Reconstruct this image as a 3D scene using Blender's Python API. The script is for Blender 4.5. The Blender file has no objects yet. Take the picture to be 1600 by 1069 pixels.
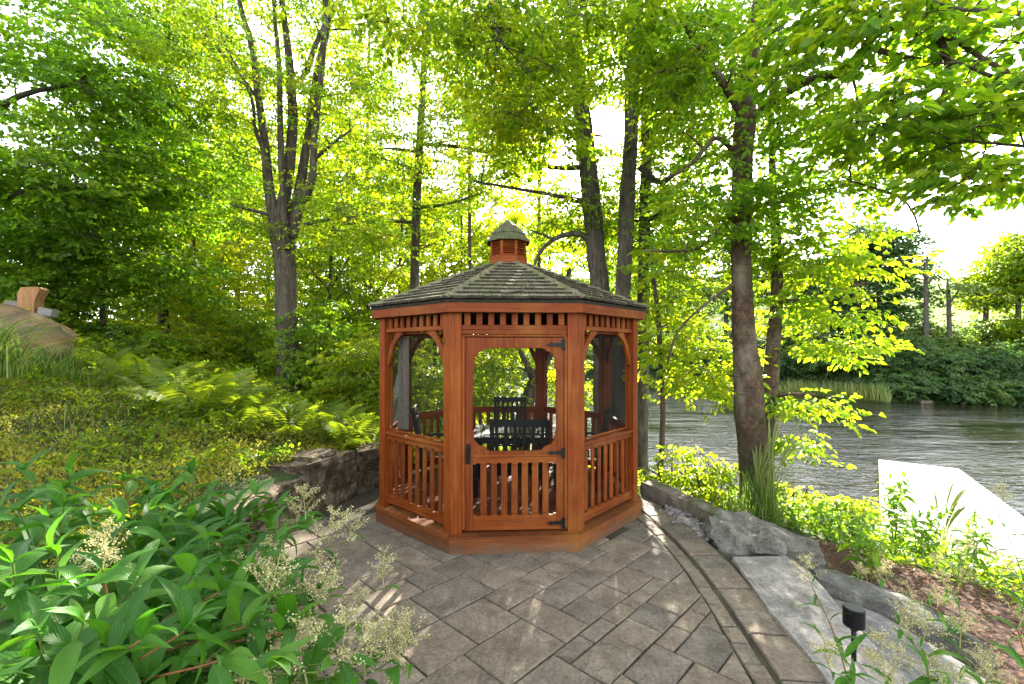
import bpy, math, random
import numpy as np
from mathutils import Vector, Matrix, noise as mnoise

S = bpy.context.scene
COL = S.collection
R = math.radians
rng = np.random.default_rng(11)
random.seed(5)

# ------------------------------------------------------------------ camera, sky, sun, exposure
CAM_Z = 1.94
cam_d = bpy.data.cameras.new("camera"); cam = bpy.data.objects.new("camera", cam_d); COL.objects.link(cam)
cam.location = (0, 0, CAM_Z); cam.rotation_euler = (R(90), 0, 0)
cam_d.sensor_width = 36; cam_d.lens = 16.0; cam_d.shift_y = 13.5 / 1600
cam_d.clip_start = 0.05; cam_d.clip_end = 2000
S.camera = cam
SUN_DIR = np.array([150.0, 711.0, 353.0]); SUN_DIR /= np.linalg.norm(SUN_DIR)
SUN_EL = math.asin(SUN_DIR[2]); SUN_AZ = math.atan2(SUN_DIR[0], SUN_DIR[1])
W = bpy.data.worlds.new("World"); S.world = W; W.use_nodes = True
nt = W.node_tree; bg = nt.nodes["Background"]
sky = nt.nodes.new("ShaderNodeTexSky"); sky.sky_type = 'NISHITA'; sky.sun_disc = False
sky.sun_elevation = SUN_EL; sky.sun_rotation = SUN_AZ; sky.air_density = 1.0; sky.dust_density = .9; sky.ozone_density = 1.0
hs = nt.nodes.new('ShaderNodeHueSaturation'); hs.inputs['Saturation'].default_value = .28   # thin bright haze: a white rather than blue sky
nt.links.new(sky.outputs[0], hs.inputs['Color']); nt.links.new(hs.outputs[0], bg.inputs[0]); bg.inputs[1].default_value = 0.15
sl = bpy.data.lights.new("sun", 'SUN'); sl.energy = 5.0; sl.angle = R(0.53); sl.color = (1.0, 0.93, 0.80)
so = bpy.data.objects.new("sun", sl); COL.objects.link(so)
so.rotation_euler = Vector(-SUN_DIR).to_track_quat('-Z', 'Y').to_euler(); so.location = (8, 40, 20)
S.view_settings.view_transform = 'Standard'; S.view_settings.look = 'None'
S.view_settings.gamma = 1; S.view_settings.use_curve_mapping = False
S.view_settings.exposure = 2.82
S.render.engine = 'CYCLES'
S.cycles.max_bounces = 10; S.cycles.diffuse_bounces = 6; S.cycles.transmission_bounces = 4
S.cycles.transparent_max_bounces = 8; S.cycles.use_denoising = True; S.cycles.sample_clamp_indirect = 6

def P(px, py, Y):
    """the point seen at pixel (px, py) of the 1600-wide photograph at distance Y"""
    return np.array([(px - 800) / 711.0 * Y, Y, CAM_Z - (py - 548) / 711.0 * Y])

# ------------------------------------------------------------------ object helpers
def link(o, parent=None):
    COL.objects.link(o)
    if parent is not None: o.parent = parent
    return o
def tag(o, label=None, cat=None, group=None, kind=None):
    if label: o["label"] = label
    if cat: o["category"] = cat
    if group: o["group"] = group
    if kind: o["kind"] = kind
    return o
def empty(name, loc=(0, 0, 0), rz=0, label=None, cat=None, group=None):
    o = bpy.data.objects.new(name, None); o.empty_display_size = .1
    o.location = tuple(float(v) for v in loc); o.rotation_euler = (0, 0, rz)
    COL.objects.link(o); return tag(o, label, cat, group)
def np_mesh(name, verts, quads=None, tris=None, attrs=None, smooth=False, uv=None):
    me = bpy.data.meshes.new(name)
    verts = np.asarray(verts, dtype=np.float32)
    nq = 0 if quads is None else len(quads); ntr = 0 if tris is None else len(tris)
    me.vertices.add(len(verts)); me.vertices.foreach_set("co", verts.ravel())
    li = []; st = []
    if nq: li.append(np.asarray(quads, dtype=np.int32).ravel()); st.append(np.arange(nq) * 4)
    if ntr: li.append(np.asarray(tris, dtype=np.int32).ravel()); st.append(nq * 4 + np.arange(ntr) * 3)
    li = np.concatenate(li)
    me.loops.add(len(li)); me.loops.foreach_set("vertex_index", li)
    me.polygons.add(nq + ntr); me.polygons.foreach_set("loop_start", np.concatenate(st).astype(np.int32))
    me.update(calc_edges=True)
    if smooth: me.polygons.foreach_set("use_smooth", np.ones(nq + ntr, dtype=bool))
    for k, v in (attrs or {}).items():
        a = me.attributes.new(k, 'FLOAT', 'FACE'); a.data.foreach_set("value", np.asarray(v, dtype=np.float32))
    if uv is not None:
        l = me.uv_layers.new(name="uv"); l.data.foreach_set("uv", np.asarray(uv, dtype=np.float32)[li].ravel())
    return me
def mobj(name, me, mat, parent=None, loc=None, rot=None):
    o = bpy.data.objects.new(name, me)
    if mat is not None and len(me.materials) == 0: me.materials.append(mat)
    if loc is not None: o.location = tuple(float(v) for v in loc)
    if rot is not None: o.rotation_euler = rot
    return link(o, parent)
def copy_tree(o, parent=None):
    c = o.copy(); COL.objects.link(c)
    if parent is not None: c.parent = parent
    for ch in list(o.children): copy_tree(ch, c)
    return c

class MB:
    """collects chamfered boxes, prisms and tubes as one mesh"""
    def __init__(s, M=None): s.v = []; s.f = []; s.M = M or Matrix.Identity(4)
    def add(s, vs, fs, M=None):
        b = len(s.v); T = s.M @ M if M is not None else s.M
        s.v += [tuple(T @ Vector(v)) for v in vs]; s.f += [tuple(b + i for i in f) for f in fs]; return s
    def box(s, c, d, ch=0.004, M=None):
        hx, hy, hz = d[0] / 2, d[1] / 2, d[2] / 2; ch = min(ch, hx * .4, hy * .4, hz * .4)
        vs = []; idx = {}
        for sx in (-1, 1):
            for sy in (-1, 1):
                for sz in (-1, 1):
                    for a in range(3):
                        p = [hx - ch, hy - ch, hz - ch]; p[a] += ch
                        idx[(sx, sy, sz, a)] = len(vs); vs.append((c[0] + sx * p[0], c[1] + sy * p[1], c[2] + sz * p[2]))
        fs = []
        def q(l, sgn): fs.append(tuple(l if sgn > 0 else l[::-1]))
        for sg in (-1, 1):
            q([idx[(sg, a, b, 0)] for a, b in ((-1, -1), (1, -1), (1, 1), (-1, 1))], sg)
            q([idx[(a, sg, b, 1)] for a, b in ((-1, -1), (1, -1), (1, 1), (-1, 1))], -sg)
            q([idx[(a, b, sg, 2)] for a, b in ((-1, -1), (1, -1), (1, 1), (-1, 1))], sg)
        for a in (-1, 1):
            for b in (-1, 1):
                q([idx[(a, b, -1, 0)], idx[(a, b, -1, 1)], idx[(a, b, 1, 1)], idx[(a, b, 1, 0)]], a * b)
                q([idx[(a, -1, b, 0)], idx[(a, -1, b, 2)], idx[(a, 1, b, 2)], idx[(a, 1, b, 0)]], -a * b)
                q([idx[(-1, a, b, 1)], idx[(-1, a, b, 2)], idx[(1, a, b, 2)], idx[(1, a, b, 1)]], a * b)
        for sx in (-1, 1):
            for sy in (-1, 1):
                for sz in (-1, 1):
                    q([idx[(sx, sy, sz, 0)], idx[(sx, sy, sz, 1)], idx[(sx, sy, sz, 2)]], sx * sy * sz)
        return s.add(vs, fs, M)
    def prism(s, poly, h0, h1, axis='z', ch=0.0, M=None):
        """poly: CCW 2-D outline; axis 'z': (x,y) raised z=h0..h1; axis 'y': (x,z) extruded y=h0..h1"""
        n = len(poly)
        def mk(p, h): return (p[0], p[1], h) if axis == 'z' else (p[0], h, p[1])
        rings = [[mk(p, h0) for p in poly]]
        if ch > 0:
            c = np.mean(np.array(poly), axis=0)
            ins = []
            for i in range(n):
                a, b, d = np.array(poly[i - 1]), np.array(poly[i]), np.array(poly[(i + 1) % n])
                e1 = (b - a) / (np.linalg.norm(b - a) + 1e-9); e2 = (d - b) / (np.linalg.norm(d - b) + 1e-9)
                n1 = np.array([-e1[1], e1[0]]); n2 = np.array([-e2[1], e2[0]]); m = n1 + n2
                m /= max(np.linalg.norm(m), .5); ins.append(b + m * ch * 1.2)
            rings.append([mk(p, h1 - ch) for p in poly]); rings.append([mk(p, h1) for p in ins])
        else: rings.append([mk(p, h1) for p in poly])
        vs = [v for r in rings for v in r]; fs = []
        for k in range(len(rings) - 1):
            for i in range(n):
                j = (i + 1) % n; fs.append((k * n + i, k * n + j, (k + 1) * n + j, (k + 1) * n + i))
        fs.append(tuple(range(n))[::-1]); fs.append(tuple((len(rings) - 1) * n + i for i in range(n)))
        if axis == 'y': fs = [f[::-1] for f in fs]
        return s.add(vs, fs, M)
    def tube(s, pts, rad, n=8, M=None):
        v, q, cap = tube_np(np.array(pts, float), np.array(rad, float) if hasattr(rad, '__len__') else np.full(len(pts), float(rad)), n)
        return s.add([tuple(p) for p in v], [tuple(f) for f in q.tolist()] + cap, M)
    def mesh(s, name, smooth=False):
        me = bpy.data.meshes.new(name); me.from_pydata(s.v, [], s.f); me.update()
        if smooth: me.polygons.foreach_set("use_smooth", [True] * len(me.polygons))
        return me
    def build(s, name, mat, parent=None, smooth=False, loc=None, rot=None):
        return mobj(name, s.mesh(name, smooth), mat, parent, loc, rot)

def catmull(pts, n):
    pts = np.asarray(pts, float); m = len(pts)
    if m < 3:
        t = np.linspace(0, 1, n)[:, None]; return pts[0] * (1 - t) + pts[-1] * t
    ext = np.vstack([2 * pts[0] - pts[1], pts, 2 * pts[-1] - pts[-2]])
    u = np.linspace(0, m - 1 - 1e-6, n); i = u.astype(int); f = (u - i)[:, None]
    p0, p1, p2, p3 = ext[i], ext[i + 1], ext[i + 2], ext[i + 3]
    return .5 * ((2 * p1) + (-p0 + p2) * f + (2 * p0 - 5 * p1 + 4 * p2 - p3) * f ** 2 + (-p0 + 3 * p1 - 3 * p2 + p3) * f ** 3)
def tube_np(pts, rad, n=6, wob=0.0):
    m = len(pts); d = np.gradient(pts, axis=0); d /= np.linalg.norm(d, axis=1)[:, None] + 1e-9
    ref = np.array([0.13, 1.0, 0.07]) if abs(d[:, 1]).mean() < .8 else np.array([1.0, .1, .05])
    a = np.cross(d, ref); a /= np.linalg.norm(a, axis=1)[:, None] + 1e-9; b = np.cross(d, a)
    th = np.linspace(0, 2 * np.pi, n, endpoint=False)
    rr = rad[:, None] * np.ones((1, n))
    if wob:
        ph = rng.uniform(0, 6.28, 6); s = np.arange(m)[:, None]
        rr = rr * (1 + wob * (np.sin(2 * th[None] + ph[0] + s * .25) * .5 + np.sin(3 * th[None] + ph[1] - s * .4) * .35
                  + np.sin(5 * th[None] + ph[2] + s * .7) * .3 + rng.normal(0, .25, (m, n))))
    v = pts[:, None, :] + rr[..., None] * (a[:, None] * np.cos(th)[None, :, None] + b[:, None] * np.sin(th)[None, :, None])
    i = np.arange(m - 1)[:, None] * n; j = np.arange(n)[None]; k = (j + 1) % n
    q = np.stack([i + j, i + k, i + n + k, i + n + j], -1).reshape(-1, 4)
    cap = [tuple(range(n))[::-1], tuple((m - 1) * n + x for x in range(n))]
    return v.reshape(-1, 3), q, cap

class Tubes:
    def __init__(s): s.v = []; s.q = []; s.n = 0
    def add(s, pts, rad, sides=6, wob=0.0):
        v, q, _ = tube_np(pts, rad, sides, wob); s.v.append(v); s.q.append(q + s.n); s.n += len(v)
    def build(s, name, mat, parent, origin=(0, 0, 0)):
        me = np_mesh(name, np.concatenate(s.v) - np.asarray(origin, float), quads=np.concatenate(s.q), smooth=True)
        return mobj(name, me, mat, parent)

# ------------------------------------------------------------------ materials
def material(name):
    m = bpy.data.materials.new(name); m.use_nodes = True; t = m.node_tree
    return m, t, t.nodes["Principled BSDF"], t.nodes["Material Output"]
def N(t, kind, **kw):
    n = t.nodes.new(kind)
    for k, v in kw.items(): setattr(n, k, v)
    return n
def noise_n(t, scale, detail=4, rough=.55, vec=None, dist=0):
    n = N(t, "ShaderNodeTexNoise"); n.inputs["Scale"].default_value = scale; n.inputs["Detail"].default_value = detail
    n.inputs["Roughness"].default_value = rough; n.inputs["Distortion"].default_value = dist
    if vec is not None: t.links.new(vec, n.inputs["Vector"])
    return n.outputs["Fac"]
def ramp(t, fac, stops):
    r = N(t, "ShaderNodeValToRGB"); e = r.color_ramp.elements
    while len(e) < len(stops): e.new(.5)
    for i, (p, c) in enumerate(stops):
        e[i].position = p; e[i].color = (*c, 1) if len(c) == 3 else c
    t.links.new(fac, r.inputs[0]); return r.outputs[0]
def mixc(t, fac, a, b, mode='MIX'):
    n = N(t, "ShaderNodeMix", data_type='RGBA', blend_type=mode)
    for i, v in ((0, fac), (6, a), (7, b)):
        if hasattr(v, "links"): t.links.new(v, n.inputs[i])
        elif i == 0: n.inputs[0].default_value = v
        else: n.inputs[i].default_value = (*v, 1)
    return n.outputs[2]
def math_n(t, op, a, b=None, clamp=False):
    n = N(t, "ShaderNodeMath", operation=op, use_clamp=clamp)
    for i, v in ((0, a), (1, b)):
        if v is None: continue
        if hasattr(v, "links"): t.links.new(v, n.inputs[i])
        else: n.inputs[i].default_value = v
    return n.outputs[0]
def coord(t, which="Object", scale=(1, 1, 1)):
    c = N(t, "ShaderNodeTexCoord"); m = N(t, "ShaderNodeMapping"); m.inputs["Scale"].default_value = scale
    t.links.new(c.outputs[which], m.inputs[0]); return m.outputs[0]
def bump(t, h, strength, dist, bsdf):
    b = N(t, "ShaderNodeBump"); b.inputs["Strength"].default_value = strength; b.inputs["Distance"].default_value = dist
    t.links.new(h, b.inputs["Height"])
    if bsdf is not None: t.links.new(b.outputs[0], bsdf.inputs["Normal"])
    return b.outputs[0]
def obj_rand(t): return N(t, "ShaderNodeObjectInfo").outputs["Random"]

def wood(name, scale, dark, mid, light, rough=.5, fade=0.0, splash=None):
    m, t, b, o = material(name)
    v = coord(t, "Object", scale)
    off = N(t, "ShaderNodeVectorMath", operation='ADD'); t.links.new(v, off.inputs[0])
    cx = N(t, "ShaderNodeCombineXYZ"); rn = math_n(t, 'MULTIPLY', obj_rand(t), 37.0)
    t.links.new(rn, cx.inputs[0]); t.links.new(rn, cx.inputs[1]); t.links.new(rn, cx.inputs[2]); t.links.new(cx.outputs[0], off.inputs[1])
    g = noise_n(t, 1.0, 6, .62, off.outputs[0], .6)
    c = ramp(t, g, [(.25, dark), (.5, mid), (.75, light)])
    big = noise_n(t, 2.3, 3, .6, coord(t, "Object"))
    c = mixc(t, math_n(t, 'MULTIPLY', big, .55), c, tuple(x * .45 for x in mid), 'MIX')
    c = mixc(t, .8, c, ramp(t, obj_rand(t), [(0, (.68, .62, .58)), (.5, (.98, .95, .92)), (1, (1.28, 1.4, 1.5))]), 'MULTIPLY')
    if fade:
        fk = ramp(t, noise_n(t, 1.7, 5, .65, off.outputs[0] if False else coord(t, "Object", (1, 1, .8))), [(.5, (0, 0, 0)), (.68, (1, 1, 1))]); c = mixc(t, math_n(t, 'MULTIPLY', fk, fade), c, (.24, .095, .018))
        kn = ramp(t, noise_n(t, 1, 2, .4, coord(t, "Object", (11, 11, 5))), [(.72, (0, 0, 0)), (.76, (1, 1, 1))]); c = mixc(t, math_n(t, 'MULTIPLY', kn, .7), c, (.04, .012, .003))
    if splash:
        sp = N(t, "ShaderNodeSeparateXYZ"); t.links.new(coord(t), sp.inputs[0]); mr = N(t, "ShaderNodeMapRange"); t.links.new(sp.outputs[2], mr.inputs[0]); mr.inputs[1].default_value = splash; mr.inputs[2].default_value = 0.0
        c = mixc(t, math_n(t, 'MULTIPLY', mr.outputs[0], ramp(t, noise_n(t, 14, 5, .7, coord(t)), [(.35, (0, 0, 0)), (.6, (1, 1, 1))])), c, (.085, .07, .05))
    t.links.new(c, b.inputs["Base Color"]); b.inputs["Roughness"].default_value = rough + .12; b.inputs["Specular IOR Level"].default_value = .18
    bump(t, g, .35, .004, b); return m
M = {}
CD, CM, CL = (.075, .012, .001), (.158, .030, .0018), (.25, .066, .005)
M['cedar_v'] = wood('cedar stained upright', (48, 48, 2.2), CD, CM, CL, fade=.35)
M['cedar_h'] = wood('cedar stained level', (2.2, 2.2, 52), CD, CM, CL, fade=.45)
M['deck'] = wood('weathered deck edge', (2, 2, 30), (.08, .022, .006), (.17, .052, .012), (.27, .10, .03), .6, fade=.5, splash=.12)
M['floor'] = wood('gazebo floor wood', (1.5, 30, 1.5), (.06, .018, .008), (.13, .04, .02), (.20, .07, .035), .6)
M['chair'] = wood('dark outdoor furniture', (10, 10, 10), (.004, .0045, .004), (.007, .008, .0075), (.013, .014, .013), .45)
M['tanwood'] = wood('bare tan wood', (20, 20, 3), (.16, .075, .03), (.26, .13, .05), (.36, .2, .09), .6)
M['greywood'] = wood('grey weathered board', (3, 3, 30), (.10, .09, .075), (.18, .165, .14), (.27, .25, .22), .7)
M['dock'] = wood('sun bleached dock board', (3, 3, 20), (.40, .38, .35), (.55, .53, .50), (.68, .66, .63), .6)

def shingle_mat():
    m, t, b, o = material('mossy cedar shingle')
    g = noise_n(t, 1, 5, .6, coord(t, "Object", (40, 8, 8)))
    c = ramp(t, g, [(.3, (.05, .04, .025)), (.5, (.125, .105, .065)), (.7, (.23, .20, .14))])
    c = mixc(t, .7, c, ramp(t, obj_rand(t), [(0, (.6, .6, .6)), (.5, (1, .97, .9)), (1, (1.4, 1.25, 1.05))]), 'MULTIPLY')
    mo = ramp(t, noise_n(t, 3.2, 5, .65, coord(t, "Object")), [(.40, (0, 0, 0)), (.60, (1, 1, 1))])
    c = mixc(t, math_n(t, 'MULTIPLY', mo, .6), c, (.060, .085, .014))
    t.links.new(c, b.inputs["Base Color"]); b.inputs["Roughness"].default_value = .85
    bump(t, noise_n(t, 60, 5, .7, coord(t, "Object")), .6, .006, b); return m
M['shingle'] = shingle_mat()
M['shingle_cap'] = M['shingle'].copy(); _t = M['shingle_cap'].node_tree; _b = _t.nodes['Principled BSDF']; _c = mixc(_t, 1.0, _b.inputs['Base Color'].links[0].from_socket, (.55, .62, .5), 'MULTIPLY'); _t.links.new(_c, _b.inputs['Base Color'])
M['shingle_end_shade'] = wood('weathered shingle end grain with painted course shadow', (30, 30, 30), (.014, .012, .008), (.035, .03, .02), (.07, .06, .04), .9)  # end grain darkened further to paint in the shadow line under each course

def stone(name, cols, sc=5.0, rough=.85, bs=.5, bd=.01, strat=None, moss=0.0, mosscol=(.06, .08, .015), vary=.5, crack=None):
    m, t, b, o = material(name)
    def shifted(sv):
        ad = N(t, "ShaderNodeVectorMath", operation='ADD'); cx = N(t, "ShaderNodeCombineXYZ"); r_ = math_n(t, 'MULTIPLY', obj_rand(t), 61.0)
        t.links.new(coord(t, "Object", sv), ad.inputs[0]); [t.links.new(r_, cx.inputs[i]) for i in range(3)]; t.links.new(cx.outputs[0], ad.inputs[1]); return ad.outputs[0]
    v = shifted(strat or (1, 1, 1)); vo = shifted((1, 1, 1))
    n1 = noise_n(t, sc, 8, .62, v, .4); n2 = noise_n(t, sc * 9, 5, .7, vo)
    c = ramp(t, n1, [(.28, cols[0]), (.5, cols[1]), (.72, cols[2])])
    c = mixc(t, .6, c, ramp(t, n2, [(.35, (.5, .5, .5)), (.65, (1.4, 1.4, 1.4))]), 'MULTIPLY')
    cr = None
    if crack:   # thin cleft lines: the zero crossings of a stretched, distorted noise
        cn = noise_n(t, crack[0], 5, .6, shifted((1, .45, 2.5)), 1.2); cr = ramp(t, math_n(t, 'ABSOLUTE', math_n(t, 'SUBTRACT', cn, .5)), [(.004, (1, 1, 1)), (.022, (0, 0, 0))])
        c = mixc(t, math_n(t, 'MULTIPLY', cr, crack[1]), c, tuple(x * .3 for x in cols[0]))
    if vary: c = mixc(t, vary, c, ramp(t, obj_rand(t), [(0, (.68, .70, .72)), (.35, (.98, .96, .95)), (.7, (1.08, .98, .86)), (1, (1.3, 1.22, 1.12))]), 'MULTIPLY')
    if moss:
        k = ramp(t, noise_n(t, 2.1, 6, .7, coord(t, "Object")), [(.62 - moss * .25, (0, 0, 0)), (.74 - moss * .2, (1, 1, 1))])
        c = mixc(t, k, c, mosscol)
    t.links.new(c, b.inputs["Base Color"]); b.inputs["Roughness"].default_value = rough; b.inputs["Specular IOR Level"].default_value = .2
    h = mixc(t, .35, n1, n2)
    if cr is not None: h = mixc(t, math_n(t, 'MULTIPLY', cr, crack[1] * .5), h, (0, 0, 0))
    bump(t, h, bs, bd, b); return m
M['paver'] = stone('textured concrete paver', [(.105, .085, .063), (.165, .137, .104), (.23, .195, .15)], 5, .8, 1.0, .022, vary=.6, crack=(3.0, .22))
M['block'] = stone('quarried limestone block', [(.06, .042, .024), (.17, .125, .078), (.33, .27, .20)], 3.2, .9, 1.0, .05, strat=(1, 1, 2.2), moss=.25, mosscol=(.07, .075, .012), crack=(2.0, .8))
_t = M['block'].node_tree; _b = _t.nodes["Principled BSDF"]; _c = _b.inputs["Base Color"].links[0].from_socket     # dark and ochre weeping stains on the cut faces
_g = N(_t, "ShaderNodeNewGeometry"); _s = N(_t, "ShaderNodeSeparateXYZ"); _t.links.new(_g.outputs["True Normal"], _s.inputs[0])
_side = math_n(_t, 'LESS_THAN', math_n(_t, 'ABSOLUTE', _s.outputs[2]), .6); _st = ramp(_t, noise_n(_t, 1, 5, .6, coord(_t, "Object", (7, 7, 3.2)), 1.5), [(.42, (1, 1, 1)), (.62, (0, 0, 0))])
_c = mixc(_t, math_n(_t, 'MULTIPLY', math_n(_t, 'MULTIPLY', _side, _st), .62), _c, (.022, .016, .008)); _t.links.new(_c, _b.inputs["Base Color"])
M['granite'] = stone('grey granite slab', [(.10, .095, .085), (.21, .20, .185), (.36, .34, .31)], 4.5, .8, .8, .015, moss=.05)
M['boulder'] = stone('blue grey fieldstone', [(.07, .07, .06), (.145, .14, .12), (.26, .245, .21)], 5, .85, 1.0, .05, moss=.2, mosscol=(.05, .055, .02))
M['curb'] = stone('mossy curb stone', [(.08, .065, .045), (.19, .16, .12), (.34, .30, .24)], 3, .9, .9, .03, moss=.4)
M['tanrock'] = stone('tan boulder', [(.10, .065, .03), (.17, .115, .055), (.26, .19, .10)], 3.5, .9, 1.0, .05, moss=.45, mosscol=(.09, .085, .045), vary=0)
M['pebble'] = stone('river pebble', [(.12, .11, .10), (.24, .22, .2), (.38, .36, .33)], 14, .8, .3, .003)

def joint_mat():
    m, t, b, o = material('joint sand with moss')
    n = noise_n(t, 40, 6, .7, coord(t)); k = ramp(t, noise_n(t, 1.7, 5, .65, coord(t)), [(.45, (0, 0, 0)), (.6, (1, 1, 1))])
    c = ramp(t, n, [(.3, (.012, .009, .006)), (.7, (.06, .042, .026))])
    c = mixc(t, math_n(t, 'MULTIPLY', k, .7), c, (.055, .06, .012))
    t.links.new(c, b.inputs["Base Color"]); b.inputs["Roughness"].default_value = .95; bump(t, n, 1, .01, b); return m
M['joint'] = joint_mat()

def ground_mat():
    m, t, b, o = material('woodland ground')
    g = N(t, "ShaderNodeNewGeometry"); sp = N(t, "ShaderNodeSeparateXYZ"); t.links.new(g.outputs["Position"], sp.inputs[0])
    n = noise_n(t, 30, 7, .75, g.outputs["Position"]); n2 = noise_n(t, 1.3, 5, .6, g.outputs["Position"])
    mul = ramp(t, n, [(.32, (.018, .009, .006)), (.5, (.075, .035, .02)), (.68, (.20, .105, .06))])
    grs = ramp(t, n, [(.3, (.02, .035, .008)), (.55, (.05, .085, .015)), (.75, (.11, .15, .03))])
    med = ramp(t, noise_n(t, .8, 6, .7, g.outputs["Position"]), [(.3, (.09, .15, .012)), (.55, (.16, .21, .02)), (.75, (.24, .24, .04))])
    c = mixc(t, ramp(t, n2, [(.30, (0, 0, 0)), (.46, (1, 1, 1))]), mul, grs)
    right = math_n(t, 'GREATER_THAN', sp.outputs[0], 1.6)
    near = math_n(t, 'LESS_THAN', sp.outputs[1], 5.8)
    c = mixc(t, math_n(t, 'MULTIPLY', right, near), c, mul)
    far = N(t, "ShaderNodeMapRange"); t.links.new(sp.outputs[2], far.inputs[0]); far.inputs[1].default_value = .8; far.inputs[2].default_value = 2.0
    fy = math_n(t, 'GREATER_THAN', sp.outputs[1], 25)
    c = mixc(t, math_n(t, 'MULTIPLY', far.outputs[0], fy), c, med)
    t.links.new(c, b.inputs["Base Color"]); b.inputs["Roughness"].default_value = .95; bump(t, n, 1.0, .04, b); return m
M['ground'] = ground_mat()

def water_mat():
    m, t, b, o = material('pond water')
    b.inputs["Base Color"].default_value = (.018, .018, .009, 1); b.inputs["Roughness"].default_value = .03
    b.inputs["IOR"].default_value = 1.38; b.inputs["Specular IOR Level"].default_value = .5
    g = N(t, "ShaderNodeNewGeometry")
    def mp(s, r):
        q = N(t, "ShaderNodeMapping"); q.inputs["Scale"].default_value = s; q.inputs["Rotation"].default_value = (0, 0, r)
        t.links.new(g.outputs["Position"], q.inputs[0]); return q.outputs[0]
    a = noise_n(t, 1, 3, .55, mp((1.0, 3.6, 1), R(8)), .8); c = noise_n(t, 1, 3, .6, mp((.35, 1.0, 1), R(-14)), 1.0)
    d = noise_n(t, 1, 2, .5, mp((7, 16, 1), R(-5)))
    ruf = ramp(t, noise_n(t, 1, 3, .5, mp((.10, .22, 1), R(20))), [(.36, (.25,) * 3), (.62, (1.5,) * 3)])   # calm lanes and ruffled patches
    h = math_n(t, 'ADD', math_n(t, 'ADD', math_n(t, 'MULTIPLY', a, .5), math_n(t, 'MULTIPLY', c, 1.0)), math_n(t, 'MULTIPLY', d, .14))
    h = math_n(t, 'MULTIPLY', h, ruf); bump(t, h, 1.0, .15, b); return m
M['water'] = water_mat()

def bark(name, cols, sc=(9, 9, 1.8), birch=False, lichen=0.25):
    m, t, b, o = material(name)
    v = coord(t, "Object", sc); n = noise_n(t, 1.6, 8, .68, v, .8); n2 = noise_n(t, 2.2, 5, .6, coord(t))
    c = ramp(t, n, [(.33, cols[0]), (.5, cols[1]), (.66, cols[2])])
    c = mixc(t, math_n(t, 'MULTIPLY', ramp(t, n2, [(.5, (0, 0, 0)), (.66, (1, 1, 1))]), lichen), c, (.11, .12, .075))
    if birch:
        pale = ramp(t, noise_n(t, 1.1, 4, .6, coord(t, "Object", (2.2, 2.2, .8))), [(.52, (0, 0, 0)), (.66, (1, 1, 1))])
        c = mixc(t, math_n(t, 'MULTIPLY', pale, .8), c, (.17, .14, .105))
        l = ramp(t, noise_n(t, 1, 3, .5, coord(t, "Object", (5, 5, 34))), [(.60, (0, 0, 0)), (.66, (1, 1, 1))])
        c = mixc(t, math_n(t, 'MULTIPLY', l, .6), c, (.02, .012, .008))
    if birch:   # dark moss on the lower trunk
        sp = N(t, "ShaderNodeSeparateXYZ"); t.links.new(coord(t), sp.inputs[0]); mr = N(t, "ShaderNodeMapRange"); t.links.new(sp.outputs[2], mr.inputs[0]); mr.inputs[1].default_value = 1.9; mr.inputs[2].default_value = .2
        mk = ramp(t, noise_n(t, 2.6, 6, .7, coord(t)), [(.44, (0, 0, 0)), (.56, (1, 1, 1))])
        c = mixc(t, math_n(t, 'MULTIPLY', math_n(t, 'MULTIPLY', mk, mr.outputs[0]), .85), c, (.028, .030, .008))
    t.links.new(c, b.inputs["Base Color"]); b.inputs["Roughness"].default_value = .95
    bump(t, n, 1.0, .05 if not birch else .02, b); return m
M['bark'] = bark('furrowed maple bark', [(.012, .009, .006), (.050, .038, .025), (.115, .09, .063)])
M['bark_dark'] = bark('dark bark', [(.02, .016, .012), (.06, .048, .036), (.12, .10, .08)])
M['bark_birch'] = bark('brown birch bark', [(.014, .008, .004), (.055, .030, .015), (.11, .066, .035)], (8, 8, 6), True)
M['twig'] = bark('twig bark', [(.03, .022, .016), (.07, .052, .036), (.12, .09, .06)])

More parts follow.
